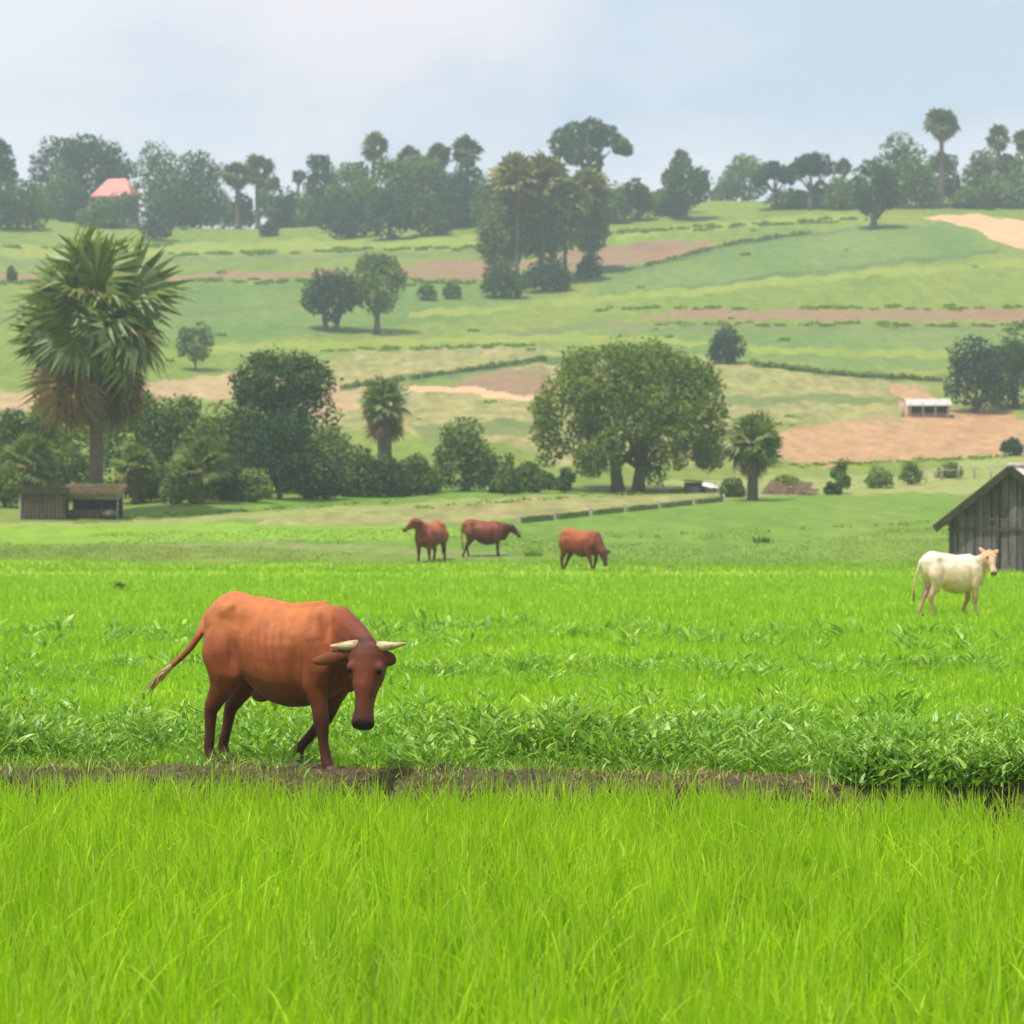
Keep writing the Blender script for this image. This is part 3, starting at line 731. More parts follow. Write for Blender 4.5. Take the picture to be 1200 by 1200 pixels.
def cow(label, loc, yaw, head, feet, tail, size=1.0, voxel=.014, coat='coat', base=(.25, .058, .012), dark=(.030, .005, .003), light=(.60, .20, .055),
        horns=None, ears=None, tuft=True, tuftmat='tail_hair', group=None, belly=0.0, cat='cow', neck_top=(.50, 0, 1.19), headlen=.60, hump=0.0, sheath=False, wide=1.0):
    """local frame: X forward, Y to the animal's left, Z up; head = (poll, muzzle direction, face normal)"""
    t = thing('cow', loc, label, cat, group, yaw)
    t.scale = (size, size * wide, size)
    vs = []; fs = []
    def add(V, Q):
        vol = 0.0
        for f in Q:
            a_ = Vector(V[f[0]])
            for i_ in range(1, len(f) - 1): vol += a_.dot(Vector(V[f[i_]]).cross(Vector(V[f[i_ + 1]])))
        if vol < 0: Q = [tuple(reversed(f)) for f in Q]
        b = len(vs); vs.extend([tuple(v) for v in V]); fs.extend([tuple(i + b for i in f) for f in Q])
    # trunk ------------------------------------------------ (x, top, bottom, half width)
    S = [(-.735, 1.19, 1.02, .07), (-.70, 1.28, .88, .15), (-.62, 1.36, .80, .20), (-.52, 1.40, .76, .225), (-.42, 1.40, .735, .235), (-.32, 1.355, .67, .235),
         (-.20, 1.325, .575, .265), (-.05, 1.31, .50, .295), (.10, 1.285, .475, .300), (.24, 1.285, .485, .285), (.36, 1.30, .52, .25), (.46, 1.315, .555, .22), (.55, 1.29, .61, .195), (.62, 1.22, .67, .16), (.665, 1.12, .78, .09)]
    V = []; n = 28
    for (x, zt, zb, w) in S:
        zc, hh = (zt + zb) / 2, (zt - zb) / 2
        for k in range(n):
            a = 2 * math.pi * k / n; ca, sa = math.cos(a), math.sin(a)
            tw = 1 - .38 * max(0, ca) ** 2 - .10 * max(0, -ca) ** 3
            V.append((x, math.copysign(abs(sa) ** .9, sa) * w * tw, zc + hh * math.copysign(abs(ca) ** .92, ca) - belly * (1 - ca) * .02))
    Q = []
    for i in range(len(S) - 1):
        for k in range(n):
            a, b = i * n + k, i * n + (k + 1) % n; Q.append((a, b, b + n, a + n))
    Q.append(tuple(range(n - 1, -1, -1))); Q.append(tuple(range((len(S) - 1) * n, len(S) * n)))
    add(V, Q)
    def blob(c, r, n=10):
        c = Vector(c); V = []; Q = []
        for i in range(1, n):
            ph = math.pi * i / n
            for k in range(12):
                a = 2 * math.pi * k / 12
                V.append(c + Vector((r[0] * math.sin(ph) * math.cos(a), r[1] * math.sin(ph) * math.sin(a), r[2] * math.cos(ph))))
        for i in range(n - 2):
            for k in range(12):
                a, b = i * 12 + k, i * 12 + (k + 1) % 12; Q.append((a, b, b + 12, a + 12))
        Q.append(tuple(range(11, -1, -1))); Q.append(tuple(range((n - 2) * 12, (n - 1) * 12)))
        add(V, Q)
    for sg in (-1, 1):
        blob((-.44, sg * .150, 1.275), (.08, .045, .045))        # hook bones
        blob((-.685, sg * .085, 1.17), (.055, .045, .06))             # pin bones
        add(*loft([(-.44, sg * .15, 1.275), (-.57, sg * .13, 1.25), (-.68, sg * .08, 1.17)], [.04] * 3, [.035] * 3, 8))
        add(*loft([(.42, sg * .10, 1.22), (.46, sg * .165, 1.04), (.53, sg * .150, .84)], [.055, .075, .06], [.07, .10, .08], 12, ref=(0, 1, 0)))   # shoulder blade
    add(*loft([(-.60, 0, 1.33), (-.3, 0, 1.325), (.1, 0, 1.275), (.45, 0, 1.305)], [.035] * 4, [.035] * 4, 8, ref=(0, 1, 0)))   # spine
    if hump: blob((.40, 0, 1.33), (.15, .09, hump))
    # legs: feet[i] = (foot dx, foot dz, knee dx) order: front right, front left, rear right, rear left
    hoofs = []
    for i, (dx, dz, kx) in enumerate(feet):
        sg = -1 if i % 2 == 0 else 1
        if i < 2:
            P = [(.46, sg * .155, 1.00), (.49, sg * .165, .80), (.45, sg * .160, .66), (.47 + kx * .5, sg * .155, .53 + dz * .3), (.475 + kx, sg * .15, .385 + dz * .5), (.465 + kx * .5 + dx * .5, sg * .148, .25 + dz * .8), (.47 + dx, sg * .145, .12 + dz), (.49 + dx, sg * .145, .055 + dz), (.50 + dx, sg * .145, .01 + dz)]
            ra = [.085, .095, .085, .060, .054, .040, .043, .048, .050]; rb = [.14, .135, .112, .076, .062, .044, .047, .056, .062]
        else:
            P = [(-.50, sg * .14, 1.10), (-.46, sg * .165, .90), (-.44, sg * .165, .74), (-.50 + kx * .4, sg * .155, .60 + dz * .3), (-.585 + kx, sg * .14, .465 + dz * .5), (-.60 + kx, sg * .138, .42 + dz * .6), (-.585 + kx * .5 + dx * .5, sg * .138, .27 + dz * .8), (-.58 + dx, sg * .138, .12 + dz), (-.56 + dx, sg * .138, .055 + dz), (-.55 + dx, sg * .138, .01 + dz)]
            ra = [.09, .115, .105, .072, .054, .048, .041, .043, .048, .052]; rb = [.19, .21, .175, .105, .072, .060, .046, .047, .056, .062]
        add(*loft(P, ra, rb, 12, ref=(0, 1, 0)))
        f = P[-1]; hoofs.append((f[0] + .015, f[1], f[2]))
    # neck and head
    poll, d, nf = Vector(head[0]), Vector(head[1]).normalized(), Vector(head[2])
    nf = (nf - d * nf.dot(d)).normalized(); s_ = d.cross(nf)
    L = headlen
    nb = poll - nf * .12 * L / .55 + d * .13 * L
    a0 = Vector((.40, 0, .99)); a1 = Vector((.60, 0, 1.03)); a0t = Vector(neck_top)
    mid = a1.lerp(nb, .55) + Vector((0, 0, .02))
    sideref = (Vector((0, 1, 0)) * .7 + s_ * (.5 if s_.y > 0 else -.5)).normalized()
    add(*loft([a0, a1, mid, nb, nb + (nb - mid) * .12], [.17, .150, .115, .095, .07], [.31, .275, .19, .14, .10], 16, ref=sideref))
    add(*loft([(.55, 0, .74), (.68, 0, .72), Vector((.66, 0, .84)).lerp(nb, .45) - Vector((0, 0, .13)), nb + d * .03], [.035, .045, .035, .02], [.10, .11, .09, .05], 10, ref=sideref))   # dewlap
    prof = [(-.04, .055, .05, -.05), (.02, .098, .085, -.045), (.12, .118, .115, -.06), (.26, .124, .132, -.075), (.38, .112, .130, -.080), (.52, .080, .108, -.068), (.66, .062, .088, -.056), (.80, .064, .076, -.050), (.90, .074, .074, -.050), (.97, .070, .060, -.052), (1.0, .036, .034, -.055)]
    V = []; n = 20
    for (tt, w, h, o) in prof:
        c = poll + d * (tt * L) + nf * o * (L / .55)
        for k in range(n):
            a = 2 * math.pi * k / n; ca, sa = math.cos(a), math.sin(a)
            sq = (abs(ca) ** 4 + abs(sa) ** 4) ** -.14
            V.append(c + s_ * (sa * w * sq * L / .55 * (1 - .22 * max(0, -ca))) + nf * (ca * h * sq * .92 * L / .55))
    Q = []
    for i in range(len(prof) - 1):
        for k in range(n):
            a, b = i * n + k, i * n + (k + 1) % n; Q.append((a, a + n, b + n, b))
    Q.append(tuple(range(n))); Q.append(tuple(range(len(prof) * n - 1, (len(prof) - 1) * n - 1, -1)))
    add(V, Q)
    k_ = L / .55
    for sg in (-1, 1):                                                           # brows, cheekbones
        blob(poll + d * .27 * L + s_ * sg * .088 * k_ + nf * .004 * k_, (.036 * k_, .036 * k_, .045 * k_), 8)
    # ears: (side, outward, up, forward, length)
    for sg, (o, u, fw, ln) in zip((-1, 1), ears or ((1, -.15, 0, .2), (1, -.15, 0, .2))):
        dr = (s_ * sg * o - d * u + nf * fw).normalized(); b = poll + d * .09 * L + s_ * sg * .085 * k_ - nf * .05
        add(*loft([b, b + dr * ln * .25, b + dr * ln * .6, b + dr * ln * .88, b + dr * ln], [.028, .034, .034, .026, .014], [.030, .052, .062, .042, .014], 10, ref=nf))
    # tail
    add(*loft(tail, [.05, .042, .034, .030] + [.027] * (len(tail) - 4), [.05, .042, .034, .030] + [.027] * (len(tail) - 4), 8))
    # belly details: sheath
    if sheath: blob((-.22, 0, .56), (.10, .04, .06))
    me = bpy.data.meshes.new('body'); me.from_pydata(vs, [], fs); me.update()
    tmp = bpy.data.objects.new('tmp', me); COL.objects.link(tmp)
    m = tmp.modifiers.new('r', 'REMESH'); m.mode = 'VOXEL'; m.voxel_size = voxel; m.use_smooth_shade = True
    m = tmp.modifiers.new('s', 'SMOOTH'); m.factor = .5; m.iterations = max(3, int(.12 / voxel))
    dg = bpy.context.evaluated_depsgraph_get(); ev = tmp.evaluated_get(dg)
    bme = bpy.data.meshes.new_from_object(ev); bpy.data.objects.remove(tmp, do_unlink=True)
    bme.name = 'body'
    if True:
        nv_ = len(bme.vertices); q_ = np.empty(nv_ * 3, np.float32); bme.vertices.foreach_get('co', q_); q_ = q_.reshape(-1, 3)
        nn_ = np.empty(nv_ * 3, np.float32); bme.vertex_normals.foreach_get('vector', nn_); nn_ = nn_.reshape(-1, 3)
        dsp = np.zeros(nv_)
        for (cx_, cy_, cz_, rx_, ry_, rz_, am) in SCULPT:
            g_ = np.exp(-(((q_[:, 0] - cx_) / rx_) ** 2 + ((np.abs(q_[:, 1]) - cy_) / ry_) ** 2 + ((q_[:, 2] - cz_) / rz_) ** 2))
            dsp += am * 1.55 * g_
        rib = np.exp(-((q_[:, 0] - .05) / .26) ** 4 - ((q_[:, 2] - .92) / .24) ** 4) * (np.abs(q_[:, 1]) > .12)
        dsp += .0035 * rib * np.sin((q_[:, 0] + .25 * q_[:, 2]) * 2 * math.pi / .075)
        rl = q_ - np.array(poll); al_ = rl @ np.array(d) / L
        lt_ = rl @ np.array(s_); fr_ = rl @ np.array(nf)
        hd = (al_ > -.1) & (al_ < 1.1) & (np.abs(lt_) < .2) & (np.abs(fr_ + .05) < .2)
        for (ta, tl, am, rr_) in ((.40, .085, -.010, .05), (.30, .12, .006, .04), (.62, .055, -.006, .06), (.50, 0, .008, .05), (.92, .055, .006, .03)):
            dsp += hd * am * np.exp(-((al_ - ta) * L / rr_) ** 2 - ((np.abs(lt_) - tl * L / .55) / .035) ** 2) * (fr_ > -.06)
        q_ = q_ + nn_ * dsp[:, None]; bme.vertices.foreach_set('co', q_.astype(np.float32).ravel()); bme.update()
    nV = len(bme.vertices); co = np.empty(nV * 3, np.float32); bme.vertices.foreach_get('co', co); co = co.reshape(-1, 3)
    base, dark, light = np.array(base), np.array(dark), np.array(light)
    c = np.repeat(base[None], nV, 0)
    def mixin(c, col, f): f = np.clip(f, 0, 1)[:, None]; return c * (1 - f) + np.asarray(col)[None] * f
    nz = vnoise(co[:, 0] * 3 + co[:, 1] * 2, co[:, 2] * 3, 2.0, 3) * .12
    c = mixin(c, light, (np.clip((co[:, 2] - .92) / .34, 0, 1) * np.clip((.70 - co[:, 0]) / .4, 0, 1) * .65) + nz)  # upper half lighter: sunlit back painted into the coat colour
    c = mixin(c, dark, np.clip((.80 - co[:, 2]) / .40, 0, 1) * .85)  # belly shade painted into the coat, along with naturally darker lower legs
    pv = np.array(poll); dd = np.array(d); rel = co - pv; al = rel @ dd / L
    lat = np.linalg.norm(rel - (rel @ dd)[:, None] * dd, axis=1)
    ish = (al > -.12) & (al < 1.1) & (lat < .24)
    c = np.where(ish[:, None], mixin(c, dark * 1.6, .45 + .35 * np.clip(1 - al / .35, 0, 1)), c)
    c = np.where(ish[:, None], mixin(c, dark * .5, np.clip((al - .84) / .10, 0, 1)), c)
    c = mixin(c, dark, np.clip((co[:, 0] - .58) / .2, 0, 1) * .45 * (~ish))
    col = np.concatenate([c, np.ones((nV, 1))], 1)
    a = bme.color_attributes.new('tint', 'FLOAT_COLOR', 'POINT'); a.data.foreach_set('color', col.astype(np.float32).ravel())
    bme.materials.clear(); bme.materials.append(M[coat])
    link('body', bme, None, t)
    for f in hoofs:
        mb = MB(); mb.tube([(f[0] - .01, f[1], f[2] + .045), (f[0] + .004, f[1], f[2] + .01), (f[0] + .01, f[1], f[2] - .02)], [.046, .054, .058], 10); mb.build('hoof', M['hoof'], t)
    for sg in (-1, 1):
        mb = MB(); c = poll + d * .30 * L + s_ * sg * .104 * k_ + nf * .012 * k_
        mb.tube([c - s_ * sg * .02, c, c + s_ * sg * .012, c + s_ * sg * .018], [.026 * k_, .027 * k_, .020 * k_, .005], 8); mb.build('eye', M['eye'], t)
        mb = MB(); c = poll + d * .93 * L + s_ * sg * .044 * k_ - nf * .002
        mb.tube([c - nf * .02, c + nf * .012, c + nf * .016], [.013 * k_, .011 * k_, .002], 8); mb.build('nostril', M['nose'], t)
    if horns:
        for sg, (pts, r) in zip((-1, 1), horns):
            mb = MB(); b = poll + d * .02 * L + s_ * sg * .07 * k_ - nf * .03
            pp = [b] + [b + s_ * sg * p[0] - d * p[1] + nf * p[2] for p in pts]
            mm = len(pp)
            mb.tube(pp, [r * (1 - .80 * (i / (mm - 1)) ** 1.6) for i in range(mm)], 10); mb.build('horn', M['horn'], t)
    if tuft:
        e, e0 = Vector(tail[-1]), Vector(tail[-2]); dr = (e - e0).normalized()
        mb = MB(); rr = random.Random(5)
        for i in range(26):
            o = Vector((rr.uniform(-1, 1), rr.uniform(-1, 1), rr.uniform(-1, 1))) * .022; q = Vector((rr.uniform(-1, 1), rr.uniform(-1, 1), rr.uniform(-1, 1))) * .035
            ln = rr.uniform(.14, .26)
            mb.tube([e - dr * .05 + o * .3, e + dr * ln * .45 + o + Vector((0, 0, -.01)), e + dr * ln + q + Vector((0, 0, -.04))], [.010, .009, .002], 5)
        mb.build('tail_tuft', M[tuftmat], t)
    return t

def toworld(yaw, v):  # world direction -> local
    return Matrix.Rotation(-yaw, 3, 'Z') @ Vector(v)

# the big red-brown cow on the bund
Y0 = R(-33)
ox, oy = -1.85, 20.62
def W2L(x, y, z): return toworld(Y0, (x - ox, y - oy, z))
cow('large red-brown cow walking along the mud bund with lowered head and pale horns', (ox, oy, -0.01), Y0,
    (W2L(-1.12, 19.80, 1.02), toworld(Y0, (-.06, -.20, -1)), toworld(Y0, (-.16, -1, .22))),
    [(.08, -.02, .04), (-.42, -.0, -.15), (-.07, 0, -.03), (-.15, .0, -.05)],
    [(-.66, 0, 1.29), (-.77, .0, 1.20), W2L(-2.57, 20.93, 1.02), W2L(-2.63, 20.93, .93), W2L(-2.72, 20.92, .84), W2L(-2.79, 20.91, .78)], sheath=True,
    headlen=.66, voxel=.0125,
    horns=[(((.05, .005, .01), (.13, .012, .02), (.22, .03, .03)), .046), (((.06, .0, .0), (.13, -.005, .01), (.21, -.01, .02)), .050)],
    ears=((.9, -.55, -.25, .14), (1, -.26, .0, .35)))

# the herd in the distance
HERD = 'red-brown cattle grazing beyond the bright rice field'
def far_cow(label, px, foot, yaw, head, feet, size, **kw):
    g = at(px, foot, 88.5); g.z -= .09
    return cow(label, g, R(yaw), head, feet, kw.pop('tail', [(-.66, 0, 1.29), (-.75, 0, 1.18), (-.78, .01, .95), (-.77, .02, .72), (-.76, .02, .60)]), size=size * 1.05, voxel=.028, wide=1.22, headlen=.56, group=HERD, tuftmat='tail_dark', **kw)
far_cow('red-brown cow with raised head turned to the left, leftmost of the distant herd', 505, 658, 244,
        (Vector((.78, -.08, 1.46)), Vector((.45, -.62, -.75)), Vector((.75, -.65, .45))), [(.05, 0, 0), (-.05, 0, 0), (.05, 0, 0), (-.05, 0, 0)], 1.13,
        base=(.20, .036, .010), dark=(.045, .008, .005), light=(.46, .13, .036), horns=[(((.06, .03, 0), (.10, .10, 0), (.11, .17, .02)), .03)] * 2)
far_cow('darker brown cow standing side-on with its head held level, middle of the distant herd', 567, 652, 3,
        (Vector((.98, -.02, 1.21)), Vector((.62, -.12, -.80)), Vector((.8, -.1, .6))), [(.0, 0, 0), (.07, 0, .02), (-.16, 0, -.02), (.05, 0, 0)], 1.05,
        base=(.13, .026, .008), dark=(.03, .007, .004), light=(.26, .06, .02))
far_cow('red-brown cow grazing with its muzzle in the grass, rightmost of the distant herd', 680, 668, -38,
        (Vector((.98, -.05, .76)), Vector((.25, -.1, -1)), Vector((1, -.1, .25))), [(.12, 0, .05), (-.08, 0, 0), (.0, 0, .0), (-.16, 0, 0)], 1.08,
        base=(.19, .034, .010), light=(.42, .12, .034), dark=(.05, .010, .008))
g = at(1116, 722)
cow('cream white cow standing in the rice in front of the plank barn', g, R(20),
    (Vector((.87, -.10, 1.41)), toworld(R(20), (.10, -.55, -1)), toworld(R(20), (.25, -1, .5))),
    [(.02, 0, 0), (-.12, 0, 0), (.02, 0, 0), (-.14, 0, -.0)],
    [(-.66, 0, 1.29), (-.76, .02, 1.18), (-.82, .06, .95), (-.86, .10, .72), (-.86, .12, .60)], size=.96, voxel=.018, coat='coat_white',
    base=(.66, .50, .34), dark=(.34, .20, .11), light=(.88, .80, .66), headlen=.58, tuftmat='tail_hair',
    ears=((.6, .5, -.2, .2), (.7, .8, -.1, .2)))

# ---------------------------------------------------------------- buildings
M['plank'] = surf_mat('weathered_plank', [(0.085, 0.068, 0.078), (0.16, 0.13, 0.145), (0.23, 0.19, 0.205)], 1.6, .9, (3, 3, .35), .5, 14, fine=(8, .25))
M['plank_red'] = surf_mat('red_brown_board', [(0.115, 0.062, 0.052), (0.17, 0.10, 0.085)], 1.6, .9, (3, 3, .5), .4, 9, fine=(6, .2))
M['beam'] = surf_mat('old_beam', [(0.05, 0.042, 0.038), (0.10, 0.085, 0.075)], 2, .9, (1, 1, 1), .4, 10)
M['thatch'] = surf_mat('old_thatch', [(0.25, 0.20, 0.14), (0.42, 0.35, 0.26), (0.32, 0.26, 0.19)], 3, .95, (1, 1, 1), .9, 14, fine=(12, .3))
M['tin'] = surf_mat('sun_bleached_tin', [(0.46, 0.41, 0.39), (0.58, 0.52, 0.48), (0.36, 0.28, 0.23)], 1.4, .5, (1, 1, 1), .2, 6, fine=(6, .12), metal=.1, spec=.5)
M['edge'] = surf_mat('mossy_roof_edge', [(0.032, 0.034, 0.018), (0.06, 0.055, 0.03)], 3, .95, (1, 1, 1), .5, 12)
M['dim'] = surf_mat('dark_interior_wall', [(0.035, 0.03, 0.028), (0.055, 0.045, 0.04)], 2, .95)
M['pinkroof'] = surf_mat('pink_red_roof', [(0.62, 0.22, 0.19), (0.74, 0.30, 0.26)], .5, .8, fine=(3, .12))
M['render'] = surf_mat('cream_render', [(0.58, 0.50, 0.44), (0.70, 0.62, 0.56)], .6, .9, fine=(3, .12))
M['glass'] = surf_mat('dark_window', [(0.03, 0.035, 0.04), (0.06, 0.065, 0.07)], 2, .25, spec=.6)
M['white'] = surf_mat('white_sheet', [(0.70, 0.70, 0.70), (0.85, 0.85, 0.84)], 1.2, .6, fine=(5, .08))
M['post'] = surf_mat('bleached_post', [(0.35, 0.30, 0.24), (0.52, 0.46, 0.38)], 3, .9, (1, 1, .3), .3, 12)
M['mudwall'] = surf_mat('mud_brick', [(0.26, 0.15, 0.11), (0.36, 0.22, 0.16), (0.22, 0.15, 0.10)], 1.5, .95, (1, 1, 1), .5, 8, fine=(6, .25))
M['mosswall'] = surf_mat('mossy_stone', [(0.09, 0.14, 0.04), (0.13, 0.19, 0.055), (0.17, 0.21, 0.08)], 2, .95, (1, 1, 1), .5, 8, fine=(6, .25))

def barn():
    bx, by, rz = 17.62, 90.0, R(-26)                    # gable foot centre, ridge runs away to the right
    t = thing('plank_barn', (bx, by, 0), 'small weathered grey plank barn with steep pale roof behind the white cow', 'barn', None, rz)
    hw, he, hr, dp = 2.30, 1.92, 3.70, 4.6              # half width, eaves, ridge, depth
    slope = (hr - he) / (hw)
    npl = 15; w = 2 * hw / npl
    for i in range(npl):
        x0 = -hw + i * w; xc = x0 + w / 2
        for seg in (0, 1):
            zt0 = he + slope * (hw - abs(x0)) - .05; zt1 = he + slope * (hw - abs(x0 + w)) - .05
            off = random.uniform(-.03, .03); g = .020
            if seg == 0: z0a = z0b = -.05; z1a = z1b = min(1.50, zt0, zt1) + random.uniform(-.02, .0)
            else:
                if min(zt0, zt1) < 1.62: continue
                z0a = z0b = 1.56; z1a, z1b = zt0, zt1
            if seg == 0 and i in (8, 9): z1a = z1b = 1.44
            y0, y1 = -.02 + off, .02 + off
            if seg == 0 and i == 9: y0 += .10; y1 += .10        # loose board set back
            V = [(x0 + g, y0, z0a), (x0 + w - g, y0, z0b), (x0 + w - g, y0, z1b), (x0 + g, y0, z1a), (x0 + g, y1, z0a), (x0 + w - g, y1, z0b), (x0 + w - g, y1, z1b), (x0 + g, y1, z1a)]
            mb = MB(); mb.add(V, [(0, 1, 2, 3), (5, 4, 7, 6), (0, 4, 5, 1), (3, 2, 6, 7), (1, 5, 6, 2), (0, 3, 7, 4)])
            mb.build('plank', M['plank'], t)
    for sx in (-1, 1):
        for j in range(16):
            yw = dp / 16
            mb = MB(); mb.box((sx * (hw - .02) + random.uniform(-.01, .01), .06 + yw * (j + .5), he / 2 - .05), (.04, yw - .02, he)); mb.build('plank', M['plank'], t)
    mb = MB(); mb.box((0, -.06, 1.53), (2 * hw + .05, .10, .11)); mb.build('beam', M['beam'], t)
    for x in (-hw + .06, .38, -.55, hw - .06):
        hh = he + slope * (hw - abs(x)) - .15
        mb = MB(); mb.box((x, -.055, hh / 2 - .05), (.11, .09, hh)); mb.build('post', M['beam'], t)
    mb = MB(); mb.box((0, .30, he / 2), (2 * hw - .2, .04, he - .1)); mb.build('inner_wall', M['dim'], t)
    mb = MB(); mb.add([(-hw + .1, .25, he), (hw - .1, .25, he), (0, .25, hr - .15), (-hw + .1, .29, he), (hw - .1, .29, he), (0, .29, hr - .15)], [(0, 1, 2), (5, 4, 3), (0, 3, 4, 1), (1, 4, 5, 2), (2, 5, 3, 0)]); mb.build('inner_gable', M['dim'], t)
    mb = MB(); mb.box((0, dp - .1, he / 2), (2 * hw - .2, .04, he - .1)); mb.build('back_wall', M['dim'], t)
    # roof: corrugated sheets on both slopes, dark verge boards
    ov = .42; ang = math.atan(slope); ln = math.hypot(hw + ov, slope * (hw + ov))
    for sx in (-1, 1):
        nsh = 6; sw = (dp + .9) / nsh
        for j in range(nsh):
            V = []; Fc = []
            nn = 18
            for a in range(nn + 1):
                yy = -.45 + sw * j + sw * 1.04 * a / nn; cz = .016 * math.sin(a / nn * 6 * 2 * math.pi) + .004 * (j % 2)
                for b in (0, 1): V.append((sx * (hw + ov) * b, yy, hr + .06 + cz - slope * (hw + ov) * b))
            for a in range(nn): q = 2 * a; Fc.append((q, q + 1, q + 3, q + 2) if sx > 0 else (q, q + 2, q + 3, q + 1))
            mb = MB(); mb.add(V, Fc, True)
            o = mb.build('roof_sheet', M['tin'], t); m = o.modifiers.new('s', 'SOLIDIFY'); m.thickness = .012
        mx = Vector((sx * (hw + ov) / 2, -.43, hr - slope * (hw + ov) / 2 - .045))
        mb = MB(); mb.box(mx, (ln, .07, .26), Matrix.Rotation(sx * ang, 3, 'Y')); mb.build('verge_board', M['edge'], t)
        mb = MB(); mb.box(mx + Vector((0, .22, .0)), (ln - .1, .38, .03), Matrix.Rotation(sx * ang, 3, 'Y')); mb.build('soffit', M['edge'], t)
    mb = MB(); mb.tube([(0, -.48, hr + .10), (0, dp + .45, hr + .10)], [.07, .07], 8); mb.build('ridge_cap', M['tin'], t)
barn()

# plank shack and thatched shelter at the foot of the tall palm
def shack(px0, px1, base, top):
    g = at((px0 + px1) / 2, base, 92); s = mpp(g); w = (px1 - px0) * s; h = (base - top) * s
    t = thing('board_shack', g, 'low shack of red-brown boards with flat dark roof, left of the thatched shelter', 'shack', None, R(8))
    n = 11; pw = w / n
    for i in range(n):
        hh = h * .86 + random.uniform(-.04, .03)
        mb = MB(); mb.box((-w / 2 + pw * (i + .5), random.uniform(-.015, .015), hh / 2 - .05), (pw - .012, .04, hh)); mb.build('board', M['plank_red'], t)
    for k, (x, y) in enumerate(((-w / 2, 0), (w / 2, 0), (-w / 2, 1.6), (w / 2, 1.6), (-.02, -.05))):
        mb = MB(); mb.box((x, y - .05, h * .45), (.09, .09, h * .98)); mb.build('post', M['post'] if k == 0 else M['beam'], t)
    for sx in (-1, 1):
        mb = MB(); mb.box((sx * (w / 2 - .03), .8, h * .42), (.04, 1.5, h * .84)); mb.build('side_wall', M['plank_red'], t)
    mb = MB(); mb.box((0, .75, h * .96), (w + .3, 2.1, .10), Matrix.Rotation(R(-3), 3, 'X')); mb.box((0, -.32, h * .90), (w + .3, .05, .26)); mb.build('roof', M['edge'], t, bevel=.01)
shack(24, 76, 609, 572)
def thatched(px0, px1, base, top):
    g = at((px0 + px1) / 2, base, 92); s = mpp(g); w = (px1 - px0) * s; h = (base - top) * s
    t = thing('thatched_shelter', g, 'open thatched shelter with pale ragged roof under the tall fan palm', 'shelter')
    for x in (-.46, -.15, .16, .46):
        for y in (0, 1.5):
            mb = MB(); mb.tube([(x * w, y, -.1), (x * w + .02, y, h * .75)], [.045, .035], 6); mb.build('post', M['post'] if x > .4 else M['beam'], t)
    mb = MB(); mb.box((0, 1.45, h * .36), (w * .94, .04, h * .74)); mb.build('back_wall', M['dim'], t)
    mb = MB(); mb.box((.02, .02, h * .14), (w * .9, .05, h * .30), jit=.02); mb.build('low_wall', M['plank_red'], t)
    # layered straw roof
    P = []; rg = np.random.default_rng(4); n = 2600
    x = rg.uniform(-.54, .54, n) * w; v = rg.random(n); y = -.35 + v * 2.2
    z = h * (.66 + .30 * np.sin(np.clip(v * 1.1, 0, 1) * math.pi * .55)) + .10 + rg.normal(0, .03, n)
    V, T = blades(np.stack([x, y, z], 1), rg.uniform(.12, .26, n), rg.uniform(.02, .045, n), rg.uniform(1.6, 3.2, n), np.full(n, -1.57) + rg.normal(0, .35, n), rg.normal(0, .5, n), 2, 1.0)
    o = link('thatch', np_mesh('thatch', V, T), M['straw2'], t)
    mb = MB(); mb.box((0, .72, h * .78), (w * 1.04, 2.1, .12), Matrix.Rotation(R(10), 3, 'X'), jit=.02); mb.build('roof_base', M['thatch'], t)
    mb = MB()
    for q in range(5): mb.tube([(w * (.18 + .03 * q), -.1 - .05 * q, .18), (w * (.30 + .02 * q), -.15, .30), (w * (.40 + .01 * q), -.1, .22)], [.10, .14, .08], 7)
    mb.build('straw_bundle', M['thatch'], t)
M['straw2'] = leaf_mat('thatch_straw', [(0.50, 0.41, 0.31), (0.62, 0.53, 0.42), (0.36, 0.28, 0.21), (0.70, 0.62, 0.52)], .1)
thatched(77, 140, 608, 571)

def ridge_house():
    g = at(131, 252, 300); s = mpp(g); w = 50 * s; ht = 2 + (YH - 229) * s - g.z; hr = 2 + (YH - 207) * s - g.z
    t = thing('ridge_house', g, 'small pale house with a pink-red roof among the trees on the left skyline', 'house', None, R(-12))
    d_ = w * .7
    mb = MB(); mb.box((0, d_ / 2, ht / 2 - .5), (w * .82, d_, ht + 1)); mb.build('wall', M['render'], t)
    for x in (-.26, .0, .26):
        mb = MB(); mb.box((x * w, -.02, ht * .55), (w * .10, .1, ht * .28)); f = mb.build('window', M['glass'], t)
        mb = MB()
        for q in (-1, 1): mb.box((x * w + q * w * .056, -.05, ht * .55), (.1, .14, ht * .32))
        mb.box((x * w, -.05, ht * .40), (w * .12, .14, .1)); mb.build('frame', M['render'], f)
    mb = MB(); a = w / 2; b0 = -.6; b1 = d_ + .6; r0 = -a * .45; r1 = a * .45; ym = d_ / 2
    mb.add([(-a, b0, ht), (a, b0, ht), (a, b1, ht), (-a, b1, ht), (r0, ym, hr), (r1, ym, hr), (-a, b0, ht - .25), (a, b0, ht - .25), (a, b1, ht - .25), (-a, b1, ht - .25)],
           [(0, 1, 5, 4), (1, 2, 5), (2, 3, 4, 5), (3, 0, 4), (6, 7, 1, 0), (7, 8, 2, 1), (8, 9, 3, 2), (9, 6, 0, 3), (9, 8, 7, 6)])
    mb.build('roof', M['pinkroof'], t)
ridge_house()

